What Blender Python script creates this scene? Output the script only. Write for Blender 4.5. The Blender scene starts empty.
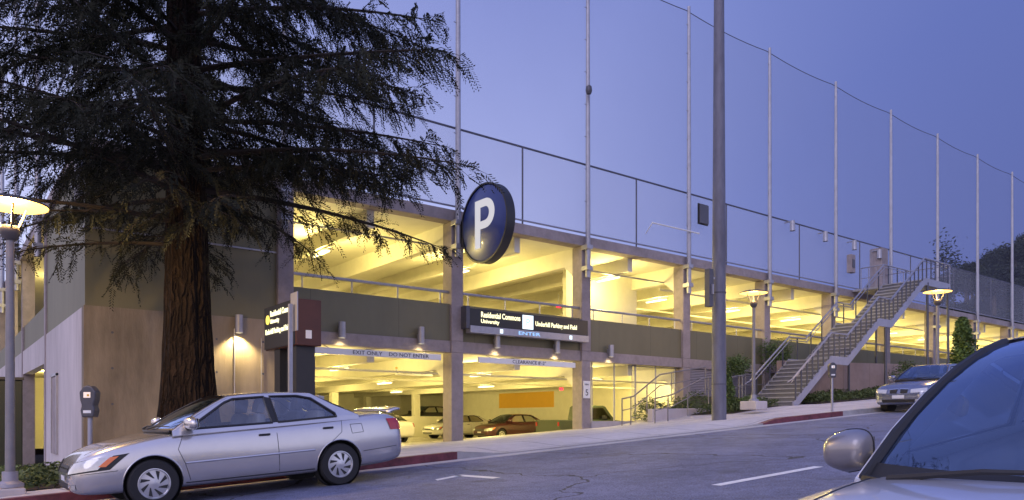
import bpy, bmesh, math, random
import numpy as np
from mathutils import Vector, Matrix
from mathutils.bvhtree import BVHTree
random.seed(7); rng = np.random.default_rng(7)
sc = bpy.context.scene
COL = sc.collection
R = math.radians
# world axes: x runs along the street (uphill = +x), y runs across it into the garage, z up
SL = 0.0625                                   # street gradient
# ------------------------------------------------------------------ materials
def mat(name, col, rough=.7, metal=0, noise=0, nscale=4, bump=0, bscale=30, stretch=(1,1,1), spec=.5, coat=0, col2=None, extra=None):
    m = bpy.data.materials.new(name); m.use_nodes = True
    nt = m.node_tree; N = nt.nodes; Lk = nt.links
    b = N['Principled BSDF']
    b.inputs['Base Color'].default_value = (*col, 1); b.inputs['Roughness'].default_value = rough
    b.inputs['Metallic'].default_value = metal; b.inputs['Specular IOR Level'].default_value = spec
    b.inputs['Coat Weight'].default_value = coat; b.inputs['Coat Roughness'].default_value = .05
    tc = N.new('ShaderNodeTexCoord'); mp = N.new('ShaderNodeMapping'); mp.inputs['Scale'].default_value = stretch
    Lk.new(tc.outputs['Object'], mp.inputs['Vector'])
    if noise or col2:
        n = N.new('ShaderNodeTexNoise'); n.inputs['Scale'].default_value = nscale; n.inputs['Detail'].default_value = 6; n.inputs['Roughness'].default_value = .65
        Lk.new(mp.outputs[0], n.inputs['Vector'])
        n2 = N.new('ShaderNodeTexNoise'); n2.inputs['Scale'].default_value = nscale * .17; n2.inputs['Detail'].default_value = 4
        Lk.new(mp.outputs[0], n2.inputs['Vector'])
        ad = N.new('ShaderNodeMath'); ad.operation = 'ADD'; Lk.new(n.outputs['Fac'], ad.inputs[0]); Lk.new(n2.outputs['Fac'], ad.inputs[1])
        mr = N.new('ShaderNodeMapRange'); mr.inputs['From Min'].default_value = .72; mr.inputs['From Max'].default_value = 1.28
        Lk.new(ad.outputs[0], mr.inputs['Value'])
        mx = N.new('ShaderNodeMix'); mx.data_type = 'RGBA'
        lo = [c * (1 - noise) for c in col]; hi = [min(1, c * (1 + noise)) for c in col]
        if col2: lo = col; hi = col2
        mx.inputs['A'].default_value = (*lo, 1); mx.inputs['B'].default_value = (*hi, 1)
        Lk.new(mr.outputs[0], mx.inputs['Factor']); Lk.new(mx.outputs['Result'], b.inputs['Base Color'])
        if extra: extra(N, Lk, b, mx.outputs['Result'], tc)
    if bump:
        n3 = N.new('ShaderNodeTexNoise'); n3.inputs['Scale'].default_value = bscale; n3.inputs['Detail'].default_value = 5
        Lk.new(mp.outputs[0], n3.inputs['Vector'])
        bp = N.new('ShaderNodeBump'); bp.inputs['Strength'].default_value = bump; bp.inputs['Distance'].default_value = .02
        Lk.new(n3.outputs['Fac'], bp.inputs['Height']); Lk.new(bp.outputs[0], b.inputs['Normal'])
    return m
def emis(name, col, st):
    m = bpy.data.materials.new(name); m.use_nodes = True; N = m.node_tree.nodes; b = N['Principled BSDF']
    b.inputs['Base Color'].default_value = (*[c_*.06 for c_ in col], 1); b.inputs['Specular IOR Level'].default_value = .1; b.inputs['Emission Color'].default_value = (*col, 1); b.inputs['Emission Strength'].default_value = st
    return m
def joints(dx, dz, dark=.55, width=.012):
    # formwork / panel joints in object space: thin lines where the base colour is multiplied darker
    def f(N, Lk, b, colout, tc):
        sp = N.new('ShaderNodeSeparateXYZ'); Lk.new(tc.outputs['Object'], sp.inputs[0])
        outs = []
        for ax, d in (('X', dx), ('Y', dx), ('Z', dz)):
            if not d: continue
            mo = N.new('ShaderNodeMath'); mo.operation = 'PINGPONG'; mo.inputs[1].default_value = d / 2
            Lk.new(sp.outputs[ax], mo.inputs[0])
            lt = N.new('ShaderNodeMath'); lt.operation = 'LESS_THAN'; lt.inputs[1].default_value = width; Lk.new(mo.outputs[0], lt.inputs[0]); outs.append(lt)
        cur = outs[0].outputs[0]
        for o in outs[1:]:
            a = N.new('ShaderNodeMath'); a.operation = 'MAXIMUM'; Lk.new(cur, a.inputs[0]); Lk.new(o.outputs[0], a.inputs[1]); cur = a.outputs[0]
        mx = N.new('ShaderNodeMix'); mx.data_type = 'RGBA'; mx.blend_type = 'MULTIPLY'
        mx.inputs['B'].default_value = (dark, dark, dark, 1)
        Lk.new(cur, mx.inputs['Factor']); Lk.new(colout, mx.inputs['A']); Lk.new(mx.outputs['Result'], b.inputs['Base Color'])
    return f
M = {}
def road_wear(N, Lk, b, colout, tc):
    # tar-filled cracks, oil spots of the parking lane and a fine aggregate speckle
    ns = N.new('ShaderNodeTexNoise'); ns.inputs['Scale'].default_value = .8; ns.inputs['Detail'].default_value = 5; Lk.new(tc.outputs['Object'], ns.inputs['Vector'])
    va = N.new('ShaderNodeVectorMath'); va.operation = 'MULTIPLY_ADD'; va.inputs[1].default_value = (1.6,1.6,0); Lk.new(ns.outputs['Color'], va.inputs[0]); Lk.new(tc.outputs['Object'], va.inputs[2])
    vo = N.new('ShaderNodeTexVoronoi'); vo.feature = 'DISTANCE_TO_EDGE'; vo.inputs['Scale'].default_value = .22; Lk.new(va.outputs[0], vo.inputs['Vector'])
    lt = N.new('ShaderNodeMath'); lt.operation = 'LESS_THAN'; lt.inputs[1].default_value = .0035; Lk.new(vo.outputs['Distance'], lt.inputs[0])
    m1 = N.new('ShaderNodeMix'); m1.data_type = 'RGBA'; m1.inputs['B'].default_value = (.045,.045,.05,1); Lk.new(lt.outputs[0], m1.inputs['Factor']); Lk.new(colout, m1.inputs['A'])
    sp = N.new('ShaderNodeTexNoise'); sp.inputs['Scale'].default_value = 55; sp.inputs['Detail'].default_value = 2; Lk.new(tc.outputs['Object'], sp.inputs['Vector'])
    mr = N.new('ShaderNodeMapRange'); mr.inputs['From Min'].default_value = .35; mr.inputs['From Max'].default_value = .65; mr.inputs['To Min'].default_value = .62; mr.inputs['To Max'].default_value = 1.38; Lk.new(sp.outputs['Fac'], mr.inputs['Value'])
    vs = N.new('ShaderNodeVectorMath'); vs.operation = 'SCALE'; Lk.new(m1.outputs['Result'], vs.inputs[0]); Lk.new(mr.outputs[0], vs.inputs['Scale'])
    oi = N.new('ShaderNodeTexNoise'); oi.inputs['Scale'].default_value = 1.1; oi.inputs['Detail'].default_value = 3; Lk.new(tc.outputs['Object'], oi.inputs['Vector'])
    om = N.new('ShaderNodeMapRange'); om.inputs['From Min'].default_value = .62; om.inputs['From Max'].default_value = .72; om.inputs['To Max'].default_value = .55; Lk.new(oi.outputs['Fac'], om.inputs['Value'])
    m2 = N.new('ShaderNodeMix'); m2.data_type = 'RGBA'; m2.inputs['B'].default_value = (.06,.06,.07,1); Lk.new(om.outputs[0], m2.inputs['Factor']); Lk.new(vs.outputs[0], m2.inputs['A']); Lk.new(m2.outputs['Result'], b.inputs['Base Color'])
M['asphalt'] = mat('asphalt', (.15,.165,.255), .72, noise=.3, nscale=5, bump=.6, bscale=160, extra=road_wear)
def sidej(N, Lk, b, colout, tc):
    joints(1.52, 0, .5, .022)(N, Lk, b, colout, tc)
M['sidewalk'] = mat('sidewalk_concrete', (.55,.53,.54), .85, noise=.13, nscale=5, bump=.25, bscale=90, extra=sidej)
M['gutter'] = mat('gutter_concrete', (.46,.45,.46), .8, noise=.15, nscale=6, bump=.2)
M['redpaint'] = mat('red_kerb_paint', (.14,.030,.042), .6, noise=.5, nscale=8, bump=.2)
M['kerb'] = mat('kerb_concrete', (.33,.32,.32), .8, noise=.18, nscale=6, bump=.2)
M['lanepaint'] = mat('lane_paint', (.75,.75,.74), .6, noise=.15, nscale=14)
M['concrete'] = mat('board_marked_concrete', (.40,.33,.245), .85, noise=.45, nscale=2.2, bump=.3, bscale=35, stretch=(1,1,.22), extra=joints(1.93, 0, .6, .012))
M['concside'] = mat('smooth_concrete', (.50,.46,.46), .85, noise=.16, nscale=2.5, bump=.2, stretch=(1,1,.3))
M['column'] = mat('column_concrete', (.29,.25,.25), .85, noise=.2, nscale=5, bump=.25)
M['ceil'] = mat('painted_ceiling', (.74,.72,.60), .8, noise=.07, nscale=2.5)
M['green'] = mat('olive_panel', (.155,.145,.085), .6, noise=.12, nscale=1.5, stretch=(1,1,.4), extra=joints(2.765, 0, .6, .008))
M['gfloor'] = mat('garage_floor', (.36,.34,.30), .5, noise=.25, nscale=2)
M['polemetal'] = mat('lamp_pole_metal', (.22,.21,.22), .5, .3, noise=.12, nscale=8)
M['lampmetal'] = mat('lamp_metal', (.09,.085,.09), .5, .3, noise=.1, nscale=8)
M['stairdark'] = mat('stair_dark_steel', (.085,.09,.12), .5, .4, noise=.12, nscale=6)
M['riser'] = mat('stair_riser', (.15,.15,.16), .9, noise=.15, nscale=8)
M['galv'] = mat('galvanised_steel', (.36,.36,.40), .45, .55, noise=.15, nscale=6)
M['woodpole'] = mat('weathered_steel_pole', (.15,.15,.19), .6, .3, noise=.3, nscale=5, stretch=(1,1,.3), bump=.2)
M['stairsteel'] = mat('stair_steel', (.34,.34,.40), .5, .5, noise=.12, nscale=6)
M['tread'] = mat('stair_tread', (.33,.33,.35), .8, noise=.15, nscale=8)
M['black'] = mat('black_metal', (.02,.02,.022), .45, noise=.1, nscale=8)
M['darksteel'] = mat('dark_steel', (.10,.10,.12), .5, .4, noise=.1, nscale=8)
M['brown'] = mat('rust_brown_panel', (.075,.024,.014), .45, noise=.2, nscale=4)
M['navy'] = mat('navy_enamel', (.02,.045,.22), .35, noise=.05, nscale=4, coat=.4)
M['white'] = mat('white_paint', (.78,.78,.76), .5, noise=.04, nscale=6)
M['orange'] = mat('orange_wall_paint', (.75,.42,.05), .7, noise=.04, nscale=3)
M['lettery'] = emis('lit_letter', (1,.93,.55), 1.6)
M['letterw'] = emis('lit_white_letter', (.9,.88,.95), .55)
M['yelloglow'] = emis('lit_yellow_emblem', (1,.72,.12), 1.5)
M['blueglow'] = emis('lit_blue_panel', (.30,.55,1), 1.3)
M['panelglow'] = emis('lit_pale_panel', (.75,.9,1), 1.4)
M['lampglow'] = emis('lamp_glow', (1,.55,.13), 2.7)
M['tubeglow'] = emis('tube_glow', (1,.86,.5), 3)
M['spotglow'] = emis('downlight_glow', (1,.82,.42), 10)
M['amber'] = emis('amber_glow', (1,.38,.03), 8)
M['redglow'] = emis('red_glow', (1,.02,.05), 3)
def bark(N, Lk, b, colout, tc):
    mp = N.new('ShaderNodeMapping'); mp.inputs['Scale'].default_value = (11,11,1.7); 
    ns = N.new('ShaderNodeTexNoise'); ns.inputs['Scale'].default_value = 2.2; ns.inputs['Detail'].default_value = 4; Lk.new(tc.outputs['Object'], ns.inputs['Vector'])
    va = N.new('ShaderNodeVectorMath'); va.operation = 'MULTIPLY_ADD'; va.inputs[1].default_value = (.22,.22,.5); Lk.new(ns.outputs['Color'], va.inputs[0]); Lk.new(tc.outputs['Object'], va.inputs[2])
    Lk.new(va.outputs[0], mp.inputs['Vector'])
    vo = N.new('ShaderNodeTexVoronoi'); vo.feature = 'DISTANCE_TO_EDGE'; vo.inputs['Scale'].default_value = 1.0; Lk.new(mp.outputs[0], vo.inputs['Vector'])
    mr = N.new('ShaderNodeMapRange'); mr.inputs['From Max'].default_value = .30; Lk.new(vo.outputs['Distance'], mr.inputs['Value'])
    mx = N.new('ShaderNodeMix'); mx.data_type = 'RGBA'; mx.inputs['A'].default_value = (.010,.006,.005,1); Lk.new(mr.outputs[0], mx.inputs['Factor']); Lk.new(colout, mx.inputs['B']); Lk.new(mx.outputs['Result'], b.inputs['Base Color'])
    fn = N.new('ShaderNodeTexNoise'); fn.inputs['Scale'].default_value = 30; fn.inputs['Detail'].default_value = 4; Lk.new(tc.outputs['Object'], fn.inputs['Vector'])
    ad = N.new('ShaderNodeMath'); ad.operation = 'MULTIPLY_ADD'; ad.inputs[1].default_value = .35; Lk.new(fn.outputs['Fac'], ad.inputs[0]); Lk.new(mr.outputs[0], ad.inputs[2])
    bp = N.new('ShaderNodeBump'); bp.inputs['Strength'].default_value = 1; bp.inputs['Distance'].default_value = .07; Lk.new(ad.outputs[0], bp.inputs['Height']); Lk.new(bp.outputs[0], b.inputs['Normal'])
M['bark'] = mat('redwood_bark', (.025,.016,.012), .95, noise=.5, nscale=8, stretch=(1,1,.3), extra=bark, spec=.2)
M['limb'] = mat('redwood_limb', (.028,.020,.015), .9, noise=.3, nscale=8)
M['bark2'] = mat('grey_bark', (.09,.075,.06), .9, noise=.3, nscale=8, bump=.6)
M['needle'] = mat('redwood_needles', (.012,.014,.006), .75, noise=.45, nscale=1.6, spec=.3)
M['leaf'] = mat('shrub_leaf', (.085,.14,.035), .65, noise=.45, nscale=6)
M['leafy'] = mat('ground_cover_leaf', (.075,.11,.035), .65, noise=.5, nscale=7)
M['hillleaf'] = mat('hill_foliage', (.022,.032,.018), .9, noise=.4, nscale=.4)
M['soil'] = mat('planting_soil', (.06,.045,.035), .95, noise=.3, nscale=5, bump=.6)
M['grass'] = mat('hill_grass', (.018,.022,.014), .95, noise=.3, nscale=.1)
M['tyre'] = mat('tyre_rubber', (.018,.018,.02), .8, noise=.1, nscale=20)
M['rim'] = mat('wheel_silver', (.62,.62,.64), .3, .7, noise=.03)
M['rimdark'] = mat('wheel_slot', (.03,.03,.03), .7, noise=.03)
M['trimblack'] = mat('black_trim', (.014,.014,.016), .5, noise=.05)
M['interior'] = mat('car_interior', (.10,.10,.115), .9, noise=.15, nscale=6)
M['seatcloth'] = mat('seat_cloth', (.34,.33,.33), .95, noise=.12, nscale=12)
M['chrome'] = mat('chrome', (.75,.75,.77), .12, 1, noise=.02)
M['lens'] = mat('clear_lens', (.60,.60,.58), .08, .4, noise=.12, nscale=25, coat=1)
M['amberlens'] = mat('amber_lens', (.80,.16,.02), .15, noise=.08, nscale=20, coat=1)
M['redlens'] = mat('red_lens', (.45,.01,.02), .15, noise=.05, nscale=20, coat=1)
M['plate'] = mat('number_plate', (.65,.66,.70), .5, noise=.05)
M['grey'] = mat('meter_grey', (.075,.075,.09), .45, .3, noise=.1, nscale=12)
def paint(name, col, metal=.7, rough=.24):
    return mat(name, col, rough, metal, noise=.04, nscale=5, coat=1)
M['silver'] = paint('silver_paint', (.62,.60,.59)); M['silver2'] = paint('pale_silver_paint', (.66,.67,.72), .35, .30)
M['mirrorgrey'] = paint('grey_mirror_shell', (.26,.25,.27), .5, .35)
M['bluegrey'] = paint('blue_grey_paint', (.20,.22,.30)); M['whitepaint'] = paint('white_car_paint', (.75,.73,.66), 0, .4)
M['redcar'] = paint('dark_red_car_paint', (.060,.006,.012), .1, .4); M['greencar'] = paint('dark_green_car_paint', (.055,.075,.045), .1, .4)
M['darkcar'] = paint('charcoal_car_paint', (.04,.04,.045), .1, .4)
def glass(name, tint, refl=1.0, rough=.0, rc=(.95,.97,1)):
    m = bpy.data.materials.new(name); m.use_nodes = True; N = m.node_tree.nodes; Lk = m.node_tree.links
    for n in list(N):
        if n.type != 'OUTPUT_MATERIAL': N.remove(n)
    out = [n for n in N if n.type == 'OUTPUT_MATERIAL'][0]
    t = N.new('ShaderNodeBsdfTransparent'); t.inputs[0].default_value = (*tint, 1)
    g = N.new('ShaderNodeBsdfGlossy'); g.inputs['Roughness'].default_value = rough; g.inputs['Color'].default_value = (*rc, 1)
    fr = N.new('ShaderNodeFresnel'); fr.inputs['IOR'].default_value = 1.55
    mu = N.new('ShaderNodeMath'); mu.operation = 'MULTIPLY_ADD'; mu.inputs[1].default_value = refl; mu.inputs[2].default_value = .03; mu.use_clamp = True
    Lk.new(fr.outputs[0], mu.inputs[0])
    mx = N.new('ShaderNodeMixShader'); Lk.new(mu.outputs[0], mx.inputs[0]); Lk.new(t.outputs[0], mx.inputs[1]); Lk.new(g.outputs[0], mx.inputs[2]); Lk.new(mx.outputs[0], out.inputs[0])
    return m
M['glass'] = glass('car_glass', (.66,.70,.72), 1.6); M['screen'] = glass('windscreen_glass', (.50,.62,.80), 2.0, rc=(.72,.86,1.1))
def mesh_mat(name, col, alpha, scale=0):
    # woven net / chain link: far finer than a pixel, so it is a uniformly porous sheet
    m = bpy.data.materials.new(name); m.use_nodes = True; N = m.node_tree.nodes; Lk = m.node_tree.links; b = N['Principled BSDF']
    b.inputs['Base Color'].default_value = (*col, 1); b.inputs['Roughness'].default_value = .7
    n = N.new('ShaderNodeTexNoise'); n.inputs['Scale'].default_value = .5
    tc = N.new('ShaderNodeTexCoord'); Lk.new(tc.outputs['Object'], n.inputs['Vector'])
    mr = N.new('ShaderNodeMapRange'); mr.inputs['To Min'].default_value = alpha * .8; mr.inputs['To Max'].default_value = alpha * 1.2
    Lk.new(n.outputs['Fac'], mr.inputs['Value']); Lk.new(mr.outputs[0], b.inputs['Alpha'])
    return m
M['net'] = mesh_mat('net_cord', (.22,.24,.34), .14)
M['chain'] = mesh_mat('chain_link', (.60,.62,.70), .18)
M['screenmesh'] = mesh_mat('screen_wire', (.45,.45,.42), .38)
# ------------------------------------------------------------------ mesh builder
class MB:
    def __init__(s): s.v = []; s.f = []
    def add(s, vs, fs):
        b = len(s.v); s.v += [tuple(p) for p in vs]; s.f += [tuple(i + b for i in f) for f in fs]
    def box(s, x0, x1, y0, y1, z0, z1, m=None):
        vs = [(x, y, z) for x in (x0, x1) for y in (y0, y1) for z in (z0, z1)]
        if m is not None: vs = [m @ Vector(p) for p in vs]
        s.add(vs, [(0,1,3,2),(4,6,7,5),(0,4,5,1),(2,3,7,6),(0,2,6,4),(1,5,7,3)]); return s
    def wedge(s, x0, x1, y0, y1, zb, zt):   # zb, zt functions of (x,y)
        vs = [(x, y, (zb, zt)[k](x, y)) for x in (x0, x1) for y in (y0, y1) for k in (0, 1)]
        s.add(vs, [(0,1,3,2),(4,6,7,5),(0,4,5,1),(2,3,7,6),(0,2,6,4),(1,5,7,3)]); return s
    def tube(s, pts, r, n=8, caps=True):
        pts = [Vector(p) for p in pts]; rs = r if isinstance(r, (list, tuple)) else [r] * len(pts)
        rings = []; up = None
        for i, p in enumerate(pts):
            d = (pts[min(i+1, len(pts)-1)] - pts[max(i-1, 0)]).normalized()
            if up is None or abs(d.dot(up)) > .95: up = Vector((0,0,1)) if abs(d.z) < .9 else Vector((1,0,0))
            a = d.cross(up).normalized(); b = a.cross(d)
            up = b
            rings.append([p + rs[i] * (math.cos(2*math.pi*k/n) * a + math.sin(2*math.pi*k/n) * b) for k in range(n)])
        vs = [q for ring in rings for q in ring]; fs = []
        for i in range(len(pts)-1):
            for k in range(n): fs.append((i*n+k, i*n+(k+1) % n, (i+1)*n+(k+1) % n, (i+1)*n+k))
        if caps: fs.append(tuple(range(n))[::-1]); fs.append(tuple((len(pts)-1)*n+k for k in range(n)))
        s.add(vs, fs); return s
    def lathe(s, prof, c=(0,0,0), n=24, m=None):
        vs = []; 
        for r, z in prof:
            for k in range(n):
                p = Vector((r*math.cos(2*math.pi*k/n), r*math.sin(2*math.pi*k/n), z))
                if m is not None: p = m @ p
                vs.append(p + Vector(c))
        fs = [(i*n+k, i*n+(k+1) % n, (i+1)*n+(k+1) % n, (i+1)*n+k) for i in range(len(prof)-1) for k in range(n)]
        s.add(vs, fs); return s
    def prism(s, poly, fn, a, b):            # fn(u,v,w) -> point; poly in (u,v), extruded in w from a to b
        n = len(poly); vs = [fn(u, v, a) for u, v in poly] + [fn(u, v, b) for u, v in poly]
        s.add(vs, [tuple(range(n))[::-1], tuple(range(n, 2*n))] + [(i, (i+1) % n, n+(i+1) % n, n+i) for i in range(n)]); return s
    def grid(s, fn, nu, nv):
        vs = [fn(i/nu, j/nv) for i in range(nu+1) for j in range(nv+1)]
        s.add(vs, [(i*(nv+1)+j, (i+1)*(nv+1)+j, (i+1)*(nv+1)+j+1, i*(nv+1)+j+1) for i in range(nu) for j in range(nv)]); return s
    def build(s, name, m, parent=None, smooth=False, bevel=0, fix=True):
        me = bpy.data.meshes.new(name); off = Vector((0,0,0))
        if parent is not None and parent.get('_w'): off = Vector(parent['_w'])
        me.from_pydata([Vector(p) - off for p in s.v], [], s.f); me.update()
        if fix:
            bm = bmesh.new(); bm.from_mesh(me); bmesh.ops.recalc_face_normals(bm, faces=bm.faces); bm.to_mesh(me); bm.free()
        if smooth:
            me.shade_smooth(); me.set_sharp_from_angle(angle=R(40))
        me.materials.append(M[m] if isinstance(m, str) else m)
        o = bpy.data.objects.new(name, me); COL.objects.link(o)
        if parent is not None: o.parent = parent
        if bevel:
            b = o.modifiers.new('bevel', 'BEVEL'); b.width = bevel; b.segments = 2; b.limit_method = 'ANGLE'
        return o
def tag(o, label, cat, group=None):
    o['label'] = label; o['category'] = cat
    if group: o['group'] = group
    return o
def thing(name, loc, label, cat, group=None, world=True):
    o = bpy.data.objects.new(name, None); COL.objects.link(o); o.location = loc; o.empty_display_size = .2
    if world: o['_w'] = tuple(loc)            # children are modelled in world coordinates
    return tag(o, label, cat, group)
def struct(o, kind='structure'): o['kind'] = kind; return o
def dup(root, loc, label, rot=None, group=None):
    r = root.copy(); COL.objects.link(r); r.location = loc; r['label'] = label
    if rot is not None: r.rotation_euler = rot
    if group: r['group'] = group
    for ch in list(root.children):
        c = ch.copy(); COL.objects.link(c); c.parent = r
        for g in ch.children:
            d = g.copy(); COL.objects.link(d); d.parent = c
    return r
def text(name, s, size, m, parent, mtx, extrude=.004, align='LEFT', xs=1, bold=0, width=None):
    cu = bpy.data.curves.new(name, 'FONT'); cu.body = s; cu.size = size; cu.extrude = extrude; cu.align_x = align; cu.offset = bold; cu.resolution_u = 3
    t = bpy.data.objects.new(name, cu); COL.objects.link(t)
    me = bpy.data.meshes.new_from_object(t.evaluated_get(bpy.context.evaluated_depsgraph_get()))
    bpy.data.objects.remove(t)
    if width: xs = width/max(v.co.x for v in me.vertices)
    off = Vector(parent['_w']) if parent is not None and parent.get('_w') else Vector((0,0,0))
    me.transform(Matrix.Translation(-off) @ mtx @ Matrix.Diagonal((xs,1,1,1)))
    me.materials.clear(); me.materials.append(M[m]); me.name = name
    o = bpy.data.objects.new(name, me); COL.objects.link(o)
    if parent is not None: o.parent = parent
    return o
def FX(p, dx, dz):   # text frame: origin p, reading direction dx, up dz
    dx = Vector(dx).normalized(); dz = Vector(dz).normalized(); n = dx.cross(dz)
    m = Matrix((dx, dz, n)).transposed().to_4x4(); m.translation = Vector(p); return m
# ------------------------------------------------------------------ terrain
def sm(a): a = max(0, min(1, a)); return a*a*(3-2*a)
def road_z(s, t=6):
    z = SL * s if s < 90 else SL * 90 + (s-90)*.03
    return z - .05 * sm((2.2 - t) / 2)
AP0, AP1 = 7.7, 18.3                          # driveway apron
def side_z(s, t):
    apron = sm((s-AP0+.0)/1.3) * sm((AP1-s)/1.3)
    k = .13 * (1 - apron * (1 - sm((t-11.97)/1.6))) + .012
    return SL*min(s, 90) + max(0, s-90)*.03 + k - .05*max(0, t-12)*max(0, min(1, (25-s)/5)) 
def sheet(name, m, s0, s1, t0, t1, zf, ds, dt, kind='structure', lift=0):
    ns = max(1, round((s1-s0)/ds)); ntt = max(1, round((t1-t0)/dt)); b = MB()
    def fn(u, v):
        s = s0+(s1-s0)*u; t = t0+(t1-t0)*v; return (s, t, zf(s, t)+lift)
    b.grid(fn, ns, ntt); o = b.build(name, m, fix=False, smooth=True)
    # make sure it faces up
    if o.data.polygons[0].normal.z < 0: o.data.flip_normals()
    return struct(o, kind)
sheet('road', 'asphalt', -70, 220, -.45, 11.42, road_z, 1, 1.2)
sheet('gutter', 'gutter', -70, 220, 11.424, 11.80, lambda s, t: SL*s if s < 90 else SL*90+(s-90)*.03, 1, .4, lift=.002)
sheet('pavement', 'sidewalk', -70, 2.70, 11.97, 60, side_z, .7, 1.2)
sheet('pavement', 'sidewalk', 2.70, 27, 11.97, 20.2, side_z, .4, .4)
sheet('pavement', 'sidewalk', 27, 220, 11.97, 15.9, side_z, 1, 1)
sheet('near_pavement', 'sidewalk', -70, 220, -12, -.62, lambda s, t: road_z(s)+.1, 2, 2)
def gbase(s, t):
    z = SL*max(-120, min(s, 90))
    if t > 16 and s > 26: z += .06
    if -12 < t < 16: z -= .12
    if 12 <= t < 20.1 and s < 58: z -= .55
    if 2.6 < s < 92 and 20.1 < t < 62: z = -1.2
    elif t >= 16: z -= .02*max(0, min(t-16, 30)) if s < 26 else 0
    if s <= 2.7 and t > 12: z -= .25
    return z
b = MB(); xs = [-400,-200,-100,-60,-30,-10,0,2.65,2.72,10,20,26,26.1,30,40,60,80,91.9,92.1,120,160,220,300,400,600,900]
ys = [-600,-200,-60,-20,-12,-11.9,-5,0,6,11,15.9,16.0,20.0,20.15,30,45,61.9,62.1,80,120,200,400,900]
b.v = [(x, y, gbase(x, y)) for x in xs for y in ys]; ny = len(ys)
b.f = [(i*ny+j, (i+1)*ny+j, (i+1)*ny+j+1, i*ny+j+1) for i in range(len(xs)-1) for j in range(ny-1)]
struct(b.build('ground', 'soil', fix=False))
# kerb: concrete, with red painted stretches
def kerb(s0, s1, m, t0=11.80, t1=11.97):
    b = MB(); n = max(1, int((s1-s0)/.5))
    for i in range(n):
        a = s0+(s1-s0)*i/n; c = s0+(s1-s0)*(i+1)/n
        b.wedge(a, c, t0, t1, lambda x, y: road_z(x)-.1, lambda x, y: max(side_z(x, 11.97)+.001, road_z(x)+.006))
    return struct(b.build('kerb', m))
kerb(-70, .2, 'kerb'); kerb(.2, 7.75, 'redpaint'); kerb(7.75, 17.4, 'kerb'); kerb(17.4, 21.4, 'redpaint'); kerb(21.4, 160, 'kerb')
b = MB()
for i in range(145):
    b.wedge(-70+2*i, -68+2*i, -.62, -.45, lambda x, y: road_z(x)-.15, lambda x, y: road_z(x)+.11)
struct(b.build('kerb', 'kerb'))
# lane dashes and arrow, painted on the road
def mark(poly, name='lane_marking'):
    b = MB(); 
    for q in poly: b.add([(s, t, road_z(s, 6)+.005) for s, t in q], [(0,1,2,3)])
    o = b.build(name, 'lanepaint', fix=False)
    if o.data.polygons[0].normal.z < 0: o.data.flip_normals()
    return struct(o)
for k in range(-3, 14):
    s = 7.25 + k*7.3; mark([[(s, 5.48), (s+2.2, 5.48), (s+2.2, 5.62), (s, 5.62)]])
mark([[(5.68,9.16),(5.74,9.32),(6.26,9.50),(6.24,9.34)], [(6.15,9.47),(6.30,9.50),(6.40,8.62),(6.24,8.60)]])
# garage floor: comes down from the apron
def floor_z(s, t):
    k = sm((t-20.2)/7); return side_z(s, 20.2)*(1-k) + .16*k if 7.5 < s < 19 else .16
sheet('garage_ramp', 'gfloor', 7.5, 19, 20.2, 28, floor_z, .5, .5, lift=-.004)
# ------------------------------------------------------------------ parking garage
S0 = 2.76; T0 = 20.0; PS = 5.53; C0 = 13.08; S1 = 85
ZS0, ZS1 = 3.34, 3.70                         # floor slab edge
ZR0, ZR1 = 7.45, 7.80                         # roof slab edge
cols = [C0+PS*k for k in range(-1, 14)]       # column lines
G = thing('parking_garage', (S0, T0, 0), 'two storey concrete parking garage lit yellow inside behind tall netting', 'garage')
def P(b, name, m, **k): return b.build(name, m, G, **k)
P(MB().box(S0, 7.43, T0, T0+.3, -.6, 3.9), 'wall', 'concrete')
P(MB().box(S0, S0+.3, T0+.3, 27.4, -.6, 3.88), 'wall', 'concside')
P(MB().box(S0, S0+.3, 27.4, 62, 3.0, 3.9), 'wall', 'concside')
for i_ in range(4):
    for j_ in range(4): P(MB().lathe([(.03,-.004),(.03,0),(0,0)], (S0+.6+1.2*i_, T0-.0005, .75+.85*j_), 10, Matrix.Rotation(R(90), 4, 'X')), 'tie_hole', 'darksteel')
P(MB().box(S0+.03, 7.43, T0+.02, T0+.3, 3.902, 5.71).box(S0+.03, 7.43, T0+.02, T0+.3, 5.75, 7.45), 'upper_wall', 'green')
P(MB().box(S0+.03, S0+.3, T0+.3, 27.4, 3.882, 7.45), 'upper_wall', 'green')
P(MB().box(S0+.0, 7.43, T0-.01, T0+.05, 5.71, 5.75), 'trim_strip', 'galv')
for t in (27.4, 35.1, 42.8, 50.5, 58.2):
    P(MB().box(S0-.02, S0+.4, t, t+.4, -.6, ZR0), 'column', 'column')
for t in (27.8, 35.5, 43.2, 50.9):
    P(MB().box(S0+.05, S0+.2, t, t+7.3, 3.9, 4.87), 'spandrel_panel', 'green')
P(MB().box(S0+.01, S0+.31, 35.5, 62, -.6, 3.0), 'wall', 'concside')
# door on the side face
d = MB().box(S0-.04, S0, 24.6, 25.6, .25, 2.45).build('door', 'column', G); MB().box(S0-.10, S0-.04, 24.7, 24.78, 1.3, 1.42).build('handle', 'galv', d)
d2 = MB().box(S0-.06, S0+.02, 24.5, 24.58, .25, 2.53).box(S0-.06, S0+.02, 25.62, 25.7, .25, 2.53).box(S0-.06, S0+.02, 24.5, 25.7, 2.47, 2.55).build('door_frame', 'galv', G)
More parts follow.
